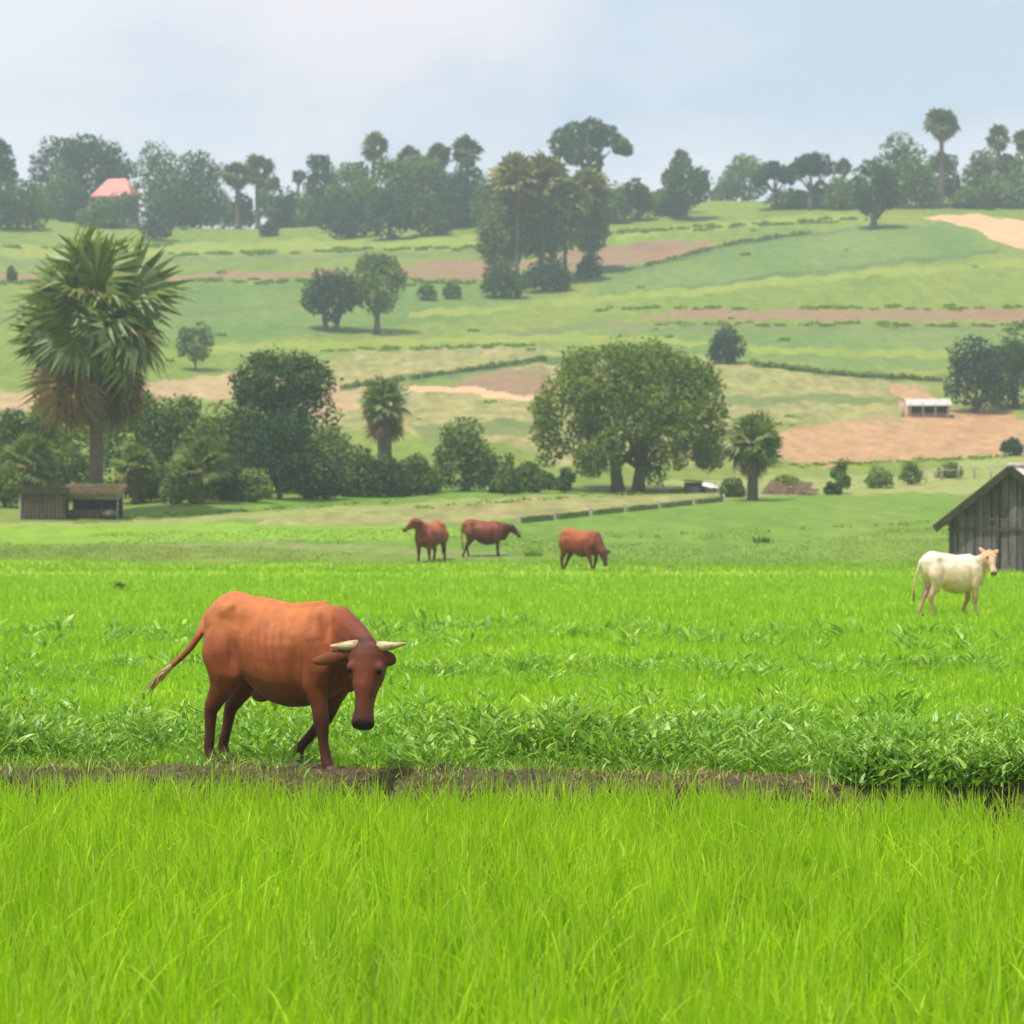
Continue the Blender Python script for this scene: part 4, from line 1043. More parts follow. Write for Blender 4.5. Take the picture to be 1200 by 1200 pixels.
def cattle_shed():
    g = at(1089, 489, 150); s = mpp(g); w = 46 * s; h = 20 * s
    t = thing('open_shed', g, 'small open shed with pale tin roof and dark bays above the ploughed earth', 'shed', None, R(-6))
    for i in range(4):
        mb = MB(); mb.box((-w / 2 + .1 + (w - .2) * i / 3, 0, h * .4), (.14, .14, h * .85)); mb.build('post', M['post'], t)
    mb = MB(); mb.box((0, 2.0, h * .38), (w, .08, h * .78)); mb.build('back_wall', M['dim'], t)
    for sx in (-1, 1):
        mb = MB(); mb.box((sx * (w / 2 - .02), 1.0, h * .38), (.08, 1.9, h * .76)); mb.build('side_wall', M['mudwall'], t)
    mb = MB(); mb.box((0, 0.03, h * .12), (w * .96, .08, h * .26)); mb.build('low_wall', M['mudwall'], t)
    mb = MB(); mb.box((0, .95, h * .90), (w + .5, 2.8, .08), Matrix.Rotation(R(14), 3, 'X')); mb.build('roof', M['tin'], t)
cattle_shed()
g = at(1058, 489, 150)
t = thing('pale_post', g, 'single bleached post standing just left of the open shed', 'post')
mb = MB(); mb.tube([(0, 0, -.1), (.02, 0, 1.5)], [.14, .10], 8); mb.build('shaft', M['post'], t)
mb = MB(); mb.tube([(.02, 0, 1.5), (.02, 0, 1.62)], [.16, .05], 8); mb.build('cap', M['post'], t)

def lean_to():
    g = at(822, 578, 92); s = mpp(g); w = 34 * s; h = 17 * s
    t = thing('lean_to', g, 'low dark lean-to with a slanting white sheet roof beside the big spreading tree', 'shelter', None, R(10))
    mb = MB(); mb.box((-w * .12, .8, h * .38), (w * .75, .06, h * .75)); mb.build('back_wall', M['dim'], t)
    for x in (-.48, .0, .46):
        mb = MB(); mb.tube([(x * w, 0, -.1), (x * w, 0, h * .75)], [.05, .04], 6); mb.build('post', M['beam'], t)
    mb = MB(); mb.box((-w * .28, .05, h * .24), (w * .5, .06, h * .5)); mb.build('board', M['plank'], t)
    mb = MB(); V = []; Fc = []
    for i in range(9):
        for j in range(4): V.append((w * (.0 + .58 * i / 8), -.35 + 1.0 * j / 3, h * (.50 - .18 * i / 8 + .34 * j / 3) + .03 * math.sin(i * 1.3 + j)))
    for i in range(8):
        for j in range(3): Fc.append((i * 4 + j, (i + 1) * 4 + j, (i + 1) * 4 + j + 1, i * 4 + j + 1))
    mb.add(V, Fc, True); o = mb.build('sheet_roof', M['white'], t); o.modifiers.new('s', 'SOLIDIFY').thickness = .02
    mb = MB(); mb.box((-w * .24, .4, h * .86), (w * .56, 1.2, .05), Matrix.Rotation(R(5), 3, 'Y')); mb.build('dark_roof', M['beam'], t)
lean_to()

def mud_wall():
    g = at(925, 580, 92); s = mpp(g); w = 66 * s
    t = thing('mud_brick_wall', g, 'low broken red-brown mud brick wall right of the small palm', 'wall', None, R(4))
    bw = w / 9
    for rw in range(4):
        for i in range(9):
            if rw == 3 and i in (0, 3, 4, 8): continue
            if rw == 2 and i in (0, 8): continue
            mb = MB(); mb.box((-w / 2 + bw * (i + .5 + (.5 if rw % 2 else 0) * .6), random.uniform(-.03, .03), .08 + rw * .2), (bw - .03, .3, .185), jit=.015); mb.build('brick', M['mudwall'], t)
mud_wall()

def field_wall():
    pts = [(608, 613), (650, 609), (692, 604), (732, 600), (772, 596), (812, 591), (848, 587)]
    G = [at(a, b, 92) for a, b in pts]
    t = thing('field_wall', G[0], 'low mossy field wall in short lengths between pale posts, behind the grazing herd', 'wall')
    o0 = G[0]
    for i in range(len(G) - 1):
        a, b = G[i] - o0, G[i + 1] - o0; dv = b - a; l_ = dv.length; yaw = math.atan2(dv.y, dv.x)
        m = (a + b) / 2
        mb = MB()
        for q in range(7):
            x = (q - 3) * l_ * .82 / 7
            mb.box((x, 0, .10), (l_ * .82 / 7 - .01, .26, .30 + random.uniform(-.04, .04)), jit=.03)
        mb.build('wall_length', M['mosswall'], t, m, (0, -math.asin(dv.z / l_), yaw))
    for g_ in G:
        mb = MB(); mb.box((0, 0, .14), (.16, .2, .46), jit=.02); mb.build('post', M['post'], t, g_ - o0)
field_wall()

def wooden_fence():
    pts = [(1066 + 19 * i, 566 - 1.4 * i + (i % 2)) for i in range(7)]
    G = [at(a, b, 92) for a, b in pts]; o0 = G[0]
    t = thing('wooden_fence', o0, 'faint fence of thin bleached posts and one rail left of the barn roof', 'fence')
    for g_ in G:
        mb = MB(); mb.tube([(0, 0, -.1), (random.uniform(-.05, .05), 0, .95 + random.uniform(-.1, .15))], [.055, .045], 6); mb.build('post', M['post'], t, g_ - o0)
    for a, b in zip(G[:-1], G[1:]):
        mb = MB(); mb.tube([a - o0 + Vector((0, 0, .72)), b - o0 + Vector((0, 0, .70))], [.03, .03], 6); mb.build('rail', M['post'], t)
wooden_fence()
# ---------------------------------------------------------------- trees placed
SK = 'trees along the skyline'
MID = 'trees and bushes scattered on the hillside'
THK = 'bushes of the thicket at the foot of the hill'

# skyline, left to right
tree('skyline_tree', 'rounded grey-green tree cut by the left frame edge on the skyline', 2, 262, 160, 43, 'round', 'f_blue', 0.18, 1885, 2.4, group=SK, near=300)
tree('broad_bush', 'low dark bush mass at the far left of the skyline', 22, 268, 206, 70, 'bush', 'f_dark', .06, 1500, 2.4, 'bush', SK, near=300)
tree('skyline_tree', 'broad round-topped tree directly behind the left shoulder of the pink-roofed house', 68, 250, 157, 75, 'round', 'f_blue', 0.13, 2465, 2.4, group=SK, near=300, dy=14)
tree('skyline_tree', 'large domed tree rising behind the pink-roofed house', 106, 250, 155, 87, 'round', 'f_blue', 0.12, 2900, 2.4, group=SK, near=300, dy=20)
tree('skyline_tree', 'lower domed tree behind the right end of the pink roof', 140, 250, 167, 56, 'round', 'f_blue', 0.12, 1885, 2.4, group=SK, near=300, dy=16)
tree('broad_bush', 'paler bush left of the pink-roofed house', 76, 256, 190, 56, 'bush', 'f_mid', .06, 1400, 2.2, 'bush', SK, near=300)
tree('broad_bush', 'dark bush in front of the right end of the pink-roofed house', 146, 266, 224, 56, 'bush', 'f_dark', .06, 1200, 2.2, 'bush', SK, near=300)
tree('broad_bush', 'dark grey bush below and right of the pink-roofed house', 183, 282, 232, 48, 'bush', 'f_blue', .06, 1200, 2.2, 'bush', SK, near=300)
tree('skyline_tree', 'green tree with a rounded peak just right of the pink-roofed house', 188, 262, 164, 63, 'column', 'f_mid', 0.07, 2610, 2.3, group=SK, near=300)
tree('skyline_tree', 'tall dark square-shouldered tree right of the peaked green tree', 235, 252, 175, 61, 'column', 'f_dark', 0.07, 2610, 2.3, group=SK, near=300)
palm('short skyline palm with round crown, left of a close pair', 279, 245, 206, 21, 300, 0, 26, 10, group='skyline palms', trunk_r=3)
palm('skyline palm with a fuller, higher crown, right of a close pair', 302, 245, 200, 24, 300, 0, 26, 10, group='skyline palms', trunk_r=3)
tree('broad_bush', 'mid green bush in front of the pair of skyline palms', 318, 264, 206, 40, 'round', 'f_mid', .1, 1200, 2.2, 'bush', SK, near=300)
tree('broad_bush', 'small dark shrub below the pair of skyline palms', 317, 277, 259, 26, 'bush', 'f_blue', .05, 500, 2.0, 'bush', SK, near=300)
palm('thin small palm alone in the gap left of the large skyline grove', 349, 248, 208, 11, 300, 0, 20, 8, group='skyline palms', trunk_r=1.6)
tree('skyline_tree', 'small dark tree with blocky crown at the left of the large grove', 374, 246, 180, 43, 'round', 'f_blue', 0.23, 1740, 2.3, group=SK, near=300, r=2.2)
tree('broad_bush', 'bush below the small blocky-crowned tree', 376, 262, 222, 30, 'bush', 'f_mid', .06, 800, 2.2, 'bush', SK, near=300)
# large grove
palm('tall palm lifting its round crown above the left of the large grove', 437, 262, 172, 21, 300, 0, 28, 10, group='skyline palms', trunk_r=2.6, dy=10)
palm('tall palm at the right of the large grove', 548, 258, 178, 22, 300, 0, 28, 12, group='skyline palms', trunk_r=2.6, dy=8)
palm('palm with a soft crown in the middle of the large grove', 478, 258, 186, 18, 300, 0, 26, 10, group='skyline palms', trunk_r=2.4, dy=6)
palm('lower palm between the middle and right palms of the grove', 512, 262, 184, 20, 300, 0, 26, 10, group='skyline palms', trunk_r=2.4, dy=10)
tree('grove_tree', 'mid green tree at the left flank of the large grove', 408, 268, 188, 61, 'round', 'f_mid', 0.07, 2755, 2.4, group=SK, near=300)
tree('grove_tree', 'green tree in the heart of the large grove', 458, 266, 184, 73, 'round', 'f_mid', 0.07, 3190, 2.4, group=SK, near=300)
tree('grove_tree', 'tall soft green tree right of the heart of the large grove', 500, 262, 178, 70, 'round', 'f_mid', 0.07, 3190, 2.4, group=SK, near=300, dy=6)
tree('grove_tree', 'dark tree closing the right side of the large grove', 540, 264, 192, 61, 'column', 'f_blue', 0.07, 2755, 2.4, group=SK, near=300)
tree('broad_bush', 'dark bluish bush at the lower left front of the large grove', 414, 279, 234, 58, 'bush', 'f_blue', .05, 1700, 2.3, 'bush', SK, near=300)
tree('broad_bush', 'large dark bush at the front centre of the large grove', 455, 281, 222, 62, 'bush', 'f_blue', .05, 1900, 2.3, 'bush', SK, near=300)
tree('broad_bush', 'mid green bush at the lower right front of the large grove', 502, 276, 226, 56, 'bush', 'f_dark', .05, 1700, 2.3, 'bush', SK, near=300)
tree('broad_bush', 'pale green bush between the large grove and the clump of tall palms', 570, 272, 204, 44, 'bush', 'f_mid', .05, 1500, 2.3, 'bush', SK, near=300)
# umbrella tree
tree('umbrella_tree', 'wide umbrella-crowned tree standing highest on the skyline', 690, 262, 139, 100, 'umbrella', 'f_dark', .52, 5200, 2.2, group=SK, near=300, r=5,
     lobes=lambda W, h: [(-.30 * W, 0, h * .50, .17 * W, .18 * W, h * .30), (-.14 * W, .05 * W, h * .66, .18 * W, .18 * W, h * .28), (.04 * W, 0, h * .74, .17 * W, .2 * W, h * .24), (.20 * W, .03 * W, h * .66, .16 * W, .17 * W, h * .22), (.36 * W, 0, h * .46, .12 * W, .14 * W, h * .18), (.44 * W, 0, h * .38, .09 * W, .1 * W, h * .14), (-.18 * W, -.05 * W, h * .30, .14 * W, .15 * W, h * .26), (.02 * W, 0, h * .40, .15 * W, .15 * W, h * .26), (.08 * W, .0, h * .12, .09 * W, .1 * W, h * .24)])
tree('broad_bush', 'green bush under the umbrella-crowned tree', 722, 262, 212, 38, 'bush', 'f_mid', .05, 1200, 2.2, 'bush', SK, near=300)
tree('broad_bush', 'dark rounded bush right of the umbrella-crowned tree', 748, 258, 208, 42, 'bush', 'f_dark', .05, 1400, 2.2, 'bush', SK, near=300)
palm('palm with a small tuft crown rising from the tree right of the umbrella tree', 797, 256, 188, 15, 300, 0, 24, 8, group='skyline palms', trunk_r=2.2, dy=6)
tree('skyline_tree', 'green tree with dark underside left of the open gap in the skyline', 804, 258, 190, 63, 'round', 'f_dark', 0.12, 2755, 2.2, group=SK, near=300)
tree('distant_tree', 'pale hazy tree beyond the ridge, left of the pair of flat-crowned trees', 872, 240, 178, 61, 'round', 'f_mid', 0.06, 2320, 2.3, group=SK, near=300, dy=40)
tree('distant_tree', 'pale hazy low tree just beyond the open gap in the skyline', 848, 240, 206, 36, 'bush', 'f_mid', 0.03, 1160, 2.3, 'bush', SK, near=300, dy=50)
tree('flat_crown_tree', 'dark flat-crowned tree, left of an adjoining pair', 908, 246, 188, 50, 'umbrella', 'f_blue', .38, 2000, 2.2, group=SK, near=300, r=3)
tree('flat_crown_tree', 'larger dark flat-crowned tree, right of an adjoining pair', 950, 246, 177, 60, 'umbrella', 'f_blue', .36, 2600, 2.2, group=SK, near=300, r=3.4)
tree('broad_bush', 'pale green bush right of the two flat-crowned trees', 984, 246, 205, 42, 'bush', 'f_light', .05, 1300, 2.2, 'bush', SK, near=300)
palm('short palm top showing behind the pale green bush', 988, 250, 196, 13, 300, 0, 22, 6, group='skyline palms', trunk_r=2, dy=8)
tree('skyline_tree', 'dark pear-shaped tree narrowing to its foot left of the dirt track', 1024, 268, 187, 63, 'round', 'f_dark', 0.11, 3335, 2.2, group=SK, near=300, r=5)
tree('skyline_tree', 'green tree with feathery top left of the tallest palm', 1058, 244, 155, 56, 'column', 'f_mid', 0.07, 2610, 2.3, group=SK, near=300)
palm('tallest skyline palm with drooping crown on the right of the ridge', 1103, 244, 146, 25, 300, 0, 30, 14, group='skyline palms', trunk_r=2.6)
tree('skyline_tree', 'mid green tree wrapped round the foot of the tallest skyline palm', 1102, 240, 178, 56, 'round', 'f_mid', 0.07, 2465, 2.3, group=SK, near=300)
palm('round-headed palm above the last grove at the right frame edge', 1170, 240, 162, 19, 300, 0, 28, 10, group='skyline palms', trunk_r=2.4)
palm('palm cut by the right frame edge on the skyline', 1203, 240, 166, 18, 300, 0, 26, 10, group='skyline palms', trunk_r=2.4)
tree('skyline_tree', 'grey-green tree at the left of the last grove near the right frame edge', 1152, 240, 172, 41, 'column', 'f_mid', 0.07, 2030, 2.3, group=SK, near=300)
tree('skyline_tree', 'bushy tree cut by the right frame edge below the palms', 1190, 240, 178, 58, 'round', 'f_mid', 0.06, 2465, 2.3, group=SK, near=300)
tree('broad_bush', 'little dark shrub at the upper edge of the dirt track', 1157, 246, 221, 20, 'bush', 'f_dark', .08, 600, 2.0, 'bush', SK, near=300)
# distant fill between skyline groups
for lb, px, top, w in (('hazy low bush at the ridge between the square-shouldered tree and the palm pair', 262, 222, 30), ('hazy low bush at the ridge in the gap right of the palm pair', 340, 226, 34),
                       ('hazy low bush at the ridge under the thin small palm', 358, 222, 26), ('hazy low bush at the ridge right of the clump of tall palms', 722, 226, 40),
                       ('hazy low bush at the ridge left of the open gap', 775, 222, 40), ('hazy low bush at the ridge beside the tallest skyline palm', 1082, 212, 40), ('hazy low bush at the ridge right of the tallest skyline palm', 1124, 222, 26), ('hazy low bush behind the low bush mass on the far left', 40, 214, 60)):
    tree('ridge_bush', lb, px, 248, top, w, 'bush', 'f_mid', .05, 700, 2.4, 'bush', SK, near=300, dy=22)

# clump of tall palms in the middle of the hill
CP = 'clump of tall palms in the middle of the hill'
for lb, px, hub, rad, dyy in (('tall palm with yellowing crown, left of the mid-hill clump', 606, 214, 36, 0), ('tallest yellowing palm of the mid-hill clump', 636, 212, 38, 3),
                              ('tall palm leaning into the centre of the mid-hill clump', 662, 236, 34, 5), ('tall palm standing apart at the right of the mid-hill clump', 690, 226, 34, 1), ('short palm with drooping brown crown low on the left of the mid-hill clump', 579, 282, 26, 2)):
    palm(lb, px, 338 if px < 680 else 322, hub, rad, 240, 0, 44, 34, group=CP, trunk_r=2.2, greenmat='f_olivepalm', dy=dyy)
tree('clump_tree', 'pale dense tree filling the centre of the mid-hill palm clump', 634, 334, 214, 92, 'column', 'f_olive', .25, 4200, 2.4, group=CP, near=240, dy=6)
tree('clump_tree', 'slim olive tree at the right of the mid-hill palm clump', 694, 320, 224, 44, 'column', 'f_olive', .2, 2000, 2.2, group=CP, near=240, dy=3)
tree('clump_tree', 'slim olive tree at the left of the mid-hill palm clump', 580, 338, 246, 46, 'column', 'f_olive', .15, 2000, 2.2, group=CP, near=240, dy=2)
tree('broad_bush', 'dark rounded bush at the left foot of the mid-hill palm clump', 590, 349, 306, 60, 'bush', 'f_dark', .05, 1700, 2.2, 'bush', CP, near=240)
tree('broad_bush', 'dark rounded bush at the centre foot of the mid-hill palm clump', 640, 342, 300, 66, 'bush', 'f_blue', .05, 1900, 2.2, 'bush', CP, near=240)
tree('broad_bush', 'small bush at the right foot of the mid-hill palm clump', 692, 326, 296, 36, 'bush', 'f_dark', .05, 900, 2.2, 'bush', CP, near=240)
tree('shrub', 'low shrub in the field left of the mid-hill palm clump', 500, 352, 332, 30, 'bush', 'f_mid', .05, 500, 2.2, 'bush', MID, near=240)
tree('shrub', 'second low shrub close left of the mid-hill palm clump', 530, 350, 330, 26, 'bush', 'f_mid', .05, 500, 2.2, 'bush', MID, near=240)

# hillside
tree('hill_tree', 'broad dark low-crowned tree left of a lone hill palm', 388, 387, 314, 76, 'round', 'f_blue', .12, 3400, 2.1, group=MID, near=200, r=3.5, fork=2)
tree('hill_tree', 'bright-topped round tree sharing its foot with the broad dark tree on the hill', 442, 391, 294, 76, 'round', 'f_mid', .20, 3800, 2.1, group=MID, near=200, r=4)
tree('shrub', 'round grey-green shrub right of the tall fan palm', 229, 434, 377, 48, 'round', 'f_mid', .1, 1500, 2.2, 'bush', MID, near=180)
tree('shrub', 'tiny dark shrub on the hill near the left frame edge', 14, 331, 311, 14, 'bush', 'f_dark', .1, 350, 2.0, 'bush', MID, near=200)
tree('shrub', 'round grey shrub above the big spreading tree', 852, 426, 382, 52, 'bush', 'f_blue', .06, 1600, 2.2, 'bush', MID, near=180)
tree('dense_tree', 'dark dense tree on the right, front one of the pair at the frame edge', 1144, 484, 392, 80, 'bush', 'f_blue', .06, 4200, 2.2, group=MID, near=150, r=4)
tree('dense_tree', 'taller dark dense tree cut by the right frame edge above the open shed', 1190, 484, 375, 96, 'bush', 'f_dark', .06, 5200, 2.2, group=MID, near=150, r=5, dy=4)
tree('shrub', 'dark small bush above the barn roof', 1187, 534, 512, 34, 'bush', 'f_blue', .06, 900, 2.0, 'bush', MID, near=100)
tree('shrub', 'thin upright shrub by the verge left of the barn', 986, 578, 535, 22, 'column', 'f_mid', .15, 700, 2.0, 'bush', THK, near=100)
for lb, px, b, tp, w in (('pale low shrub on the verge left of the fence', 1030, 572, 546, 38), ('pale low shrub on the verge behind the fence', 1068, 568, 540, 34), ('pale low shrub on the verge under the fence rail', 1112, 560, 540, 36), ('dark low shrub at the foot of the thin upright shrub', 975, 580, 564, 24)):
    tree('shrub', lb, px, b, tp, w, 'bush', 'f_light' if 'pale' in lb else 'f_dark', .05, 600, 2.2, 'bush', THK, near=100)

# hedge lines on the slope
def hedge(label, pts, hpx, near, n=700):
    G = []
    for (a, b), (c, d_) in zip(pts[:-1], pts[1:]):
        for q in range(max(2, int(math.hypot(c - a, d_ - b) / 4))):
            f = q / max(2, int(math.hypot(c - a, d_ - b) / 4)); G.append(at(a + (c - a) * f, b + (d_ - b) * f, near))
    o0 = G[0]; rng = np.random.default_rng(len(label)); L = []
    for g_ in G:
        if rng.random() < .10: continue
        s = mpp(g_); h = hpx * s * rng.uniform(.4, 1.05)
        L.append((g_.x - o0.x, g_.y - o0.y + rng.uniform(-.5, .5), g_.z - o0.z + h * .40, 4.6 * s * rng.uniform(.7, 1.3), 5.5 * s, h * .6))
    t = thing('hedge', o0, label, 'hedge')
    V, T = leaf_cloud(L, n, 1.9 * mpp(o0), rng)
    link('foliage', np_mesh('foliage', V, T), M['f_light'], t)
hedge('low scrubby hedge slanting up the slope behind the small green palm', [(402, 455), (500, 442), (640, 422)], 7, 180, 2600)
hedge('low scrubby hedge running down behind the round grey shrub to the dark trees', [(884, 428), (1000, 441), (1106, 447)], 7, 180, 2400)
hedge('dark hedge line on the diagonal edge of the upper right field', [(760, 312), (850, 288), (950, 273)], 5, 230, 1400)

# big spreading tree
rng = np.random.default_rng(77)
def big_lobes(W, h):
    L = [(0.02 * W, -.05 * W, h * .70, .34 * W, .28 * W, h * .28), (-.10 * W, 0, h * .66, .26 * W, .24 * W, h * .28), (.14 * W, 0, h * .60, .24 * W, .24 * W, h * .30), (-.30 * W, 0, h * .42, .18 * W, .2 * W, h * .34), (.34 * W, 0, h * .42, .16 * W, .2 * W, h * .34), (0, 0, h * .40, .3 * W, .28 * W, h * .28)]
    for i in range(46):
        a = rng.uniform(0, 6.283); u = rng.uniform(-.95, 1)
        ex = (.50 * math.sqrt(max(0, 1 - max(0, u) ** 2.2 * .80))) * W; r = W * rng.uniform(.055, .10)
        L.append(((ex - r) * math.cos(a), (ex - r) * .8 * math.sin(a), h * (.46 + .46 * u) + rng.uniform(-.03, .03) * h, r, r, r * .85))
    for i in range(10):
        L.append((rng.uniform(-.46, .46) * W, rng.uniform(-.3, .3) * W, h * rng.uniform(-.04, .14), .07 * W, .08 * W, .13 * h))
    return L
tree('spreading_tree', 'huge wide-crowned green tree on two forked trunks in the centre right', 736, 576, 398, 236, 'round', 'f_spread', .17, 26000, 2.5, near=100, r=7.5, fork=2, lobes=big_lobes)

tree('shrub', 'small dark shrub left of the forked trunks of the spreading tree', 662, 578, 548, 26, 'column', 'f_dark', .1, 700, 2.2, 'bush', THK, near=100)

# palms
palm('tall fan palm with a huge crown and hanging brown dead leaves at the left', 113, 604, 376, 122, 92, 2, 32, 24, 6, group=None, trunk_r=7.5, elmin=-30, pd=.42, deadel=-64, fan=2.2, fdroop=.42, deadlen=1.10)
palm('small full-headed fan palm right of the spreading tree', 882, 587, 520, 42, 92, 1, 42, 12, 4, group=None, trunk_r=6, elmin=-50, pd=.38)
palm('small green fan palm with yellowing lower leaves between thicket and bush', 451, 560, 476, 40, 92, 1, 30, 16, 4, group=None, trunk_r=8, elmin=-40, pd=.36, deadlen=1.1)

# thicket on the left
TH = [
 ('dark dense tree with a heavy round head, tallest of the left thicket', 332, 578, 409, 134, 'round', 'f_dark', .10, 12000, 0),
 ('bluish dark tree filling the lower front of the tallest thicket tree', 328, 584, 478, 100, 'column', 'f_blue', .08, 4200, -2),
 ('mid green tree left of the tallest thicket tree', 268, 578, 470, 96, 'round', 'f_mid', .1, 5000, 1),
 ('soft green tree behind the trunk of the tall fan palm', 150, 585, 452, 110, 'round', 'f_mid', .1, 5200, 6),
 ('mid green tree between the tall fan palm and the dark thicket tree', 208, 582, 462, 96, 'round', 'f_mid', .1, 4800, 4),
 ('hazy tree behind the left edge of the tall fan palm', 62, 584, 428, 78, 'column', 'f_mid', .1, 3800, 14),
 ('dark green tree behind the board shack', 30, 586, 476, 90, 'round', 'f_dark', .1, 4600, 5),
 ('mid green tree cut by the left frame edge behind the shack', -10, 586, 490, 80, 'round', 'f_mid', .1, 3400, 2),
 ('dark low bush right of the tall palm trunk', 165, 588, 528, 70, 'bush', 'f_dark', .05, 3000, -1),
 ('dark bush at the foot of the middle of the thicket', 268, 586, 536, 70, 'bush', 'f_blue', .05, 3000, -1),
 ('green bush right of the tallest thicket tree', 386, 580, 498, 80, 'bush', 'f_mid', .06, 3600, 0),
 ('dark low bush at the right front of the thicket', 380, 584, 540, 66, 'bush', 'f_blue', .05, 2400, -1),
 ('rounded grey-green bush standing between small palm and spreading tree', 545, 576, 488, 92, 'bush', 'f_mid', .04, 6000, 0),
 ('low mixed shrub under the small green palm', 462, 578, 540, 70, 'bush', 'f_mid', .05, 2200, 0),
 ('low shrub joining the small palm and the rounded bush', 500, 578, 546, 50, 'bush', 'f_mid', .05, 1600, 0),
 ('slim pale shrub right of the rounded grey-green bush', 592, 580, 530, 22, 'column', 'f_light', .1, 700, 0),
 ('low grey shrub left of the spreading tree', 632, 574, 548, 44, 'bush', 'f_mid', .05, 1200, 0),
]
def dome(W, h):
    rg = np.random.default_rng(5); L = [(0, 0, h * .72, .46 * W, .44 * W, h * .26), (-.12 * W, 0, h * .40, .38 * W, .38 * W, h * .34), (.16 * W, 0, h * .42, .34 * W, .36 * W, h * .32)]
    for i in range(22):
        a = rg.uniform(0, 6.283); u = rg.uniform(0, 1); r = W * rg.uniform(.08, .13)
        L.append((.42 * W * math.cos(a) * math.sqrt(1 - u * u * .8), .4 * W * math.sin(a) * math.sqrt(1 - u * u * .8), h * (.60 + .30 * u), r, r, r * .8))
    return L
for lb, px, b, tp, w, kd, mt, tr, n, dyy in TH:
    tree('thicket_tree' if 'tree' in lb.split(' ')[1:4] or 'tree' in lb[:24] else 'thicket_bush', lb, px, b, tp, w, kd, mt, tr, n, 2.3, 'tree' if 'tree' in lb[:40] and 'bush' not in lb[:16] and 'shrub' not in lb[:16] else 'bush', THK, near=100, dy=dyy, lobes=dome if 'heavy round head' in lb else None)
palm('low bushy light green palm in front of the thicket, right of the tall palm', 236, 590, 548, 40, 92, 1, 34, 6, 4, group='low palms in front of the thicket', trunk_r=4, elmin=-30, greenmat='f_lightpalm')
palm('low bushy light green palm behind the board shack', 36, 592, 548, 46, 92, 1, 36, 6, 4, group='low palms in front of the thicket', trunk_r=4, elmin=-30, greenmat='f_lightpalm', dy=2)
palm('low light green palm immediately right of the thatched shelter', 158, 592, 546, 34, 92, 1, 30, 6, 4, group='low palms in front of the thicket', trunk_r=4, elmin=-30, greenmat='f_lightpalm', dy=1)

# low scrub closing the foot of the thicket and the ridge
for lb, px, b, tp, w, mt, nr_ in (('low green scrub between the thatched shelter and the thicket', 190, 588, 545, 80, 'f_mid', 100), ('low scrub under the middle of the left thicket', 240, 586, 530, 70, 'f_mid', 100),
    ('dark low scrub at the right end of the left thicket', 420, 580, 536, 60, 'f_dark', 100), ('low scrub left of the board shack', 6, 596, 545, 60, 'f_mid', 100), ('soft scrub behind the two shacks', 90, 588, 520, 90, 'f_mid', 100),
    ('tall green scrub rising between the tall palm and the thicket trees', 236, 582, 488, 76, 'f_mid', 100), ('green scrub at the left shoulder of the tallest thicket tree', 286, 582, 470, 60, 'f_dark', 100)):
    tree('thicket_bush', lb, px, b, tp, w, 'bush', mt, .05, 2600, 2.3, 'bush', THK, near=nr_, dy=1)
for lb, px, top, w, mt in (('skyline scrub joining the left edge bush to the domed trees', 50, 218, 60, 'f_mid'), ('skyline scrub behind the green peaked tree', 205, 196, 60, 'f_mid'), ('dark skyline scrub under the square-shouldered tree', 228, 214, 60, 'f_dark'),
    ('skyline scrub under the small blocky tree', 388, 212, 40, 'f_mid'), ('tall skyline scrub filling the left of the large grove', 428, 196, 60, 'f_mid'), ('tall skyline scrub filling the centre of the large grove', 480, 192, 76, 'f_mid'), ('tall skyline scrub filling the right of the large grove', 530, 200, 66, 'f_dark'),
    ('skyline scrub right of the umbrella tree foot', 735, 214, 60, 'f_mid'), ('skyline scrub under the dark flat-crowned pair', 930, 222, 80, 'f_mid'), ('skyline scrub left of the feathery tree', 1040, 200, 50, 'f_mid'), ('skyline scrub filling between feathery tree and tallest palm', 1080, 192, 56, 'f_mid'),
    ('skyline scrub under the last grove at the right', 1168, 200, 60, 'f_mid'), ('skyline scrub at the right frame edge', 1200, 204, 50, 'f_mid')):
    tree('ridge_bush', lb, px, 250, top, w, 'bush', mt, .04, 1500, 2.4, 'bush', SK, near=300, dy=10)

for lb, px, b, top, w, mt in (('dark low bush hiding the foot of the pink-roofed house', 116, 268, 233, 60, 'f_mid'), ('rounded ridge bush left of the pink-roofed house', 92, 262, 216, 50, 'f_blue'), ('ridge bush between the peaked tree and the square-shouldered tree', 212, 262, 214, 60, 'f_blue'),
    ('low ridge bush under the left of the palm pair', 282, 256, 226, 44, 'f_mid'), ('ridge bush right of the palm pair', 338, 258, 218, 50, 'f_blue'), ('low ridge bush under the blocky-crowned tree', 366, 266, 224, 50, 'f_mid'),
    ('dark bush at the left foot of the large grove', 394, 272, 222, 50, 'f_blue'), ('dark bush at the right foot of the large grove', 536, 270, 222, 56, 'f_blue'), ('tall ridge bush behind the mid-hill palms', 596, 268, 196, 70, 'f_mid'),
    ('tall ridge bush left of the umbrella tree trunk', 650, 262, 196, 70, 'f_mid'), ('ridge bush right of the umbrella tree trunk', 706, 260, 200, 50, 'f_dark'), ('ridge bush under the tuft-crowned palm', 784, 256, 216, 50, 'f_mid'),
    ('low ridge bush between flat-crowned trees and pale bush', 962, 246, 212, 44, 'f_mid'), ('ridge bush behind the pear-shaped tree', 1004, 246, 206, 40, 'f_mid'), ('low ridge bush right of the tallest palm', 1130, 246, 216, 40, 'f_mid'), ('low bush at the left edge under the dark bush mass', 8, 272, 224, 60, 'f_blue')):
    tree('ridge_bush', lb, px, b, top, w, 'bush', mt, .04, 1500, 2.4, 'bush', SK, near=300, dy=3)
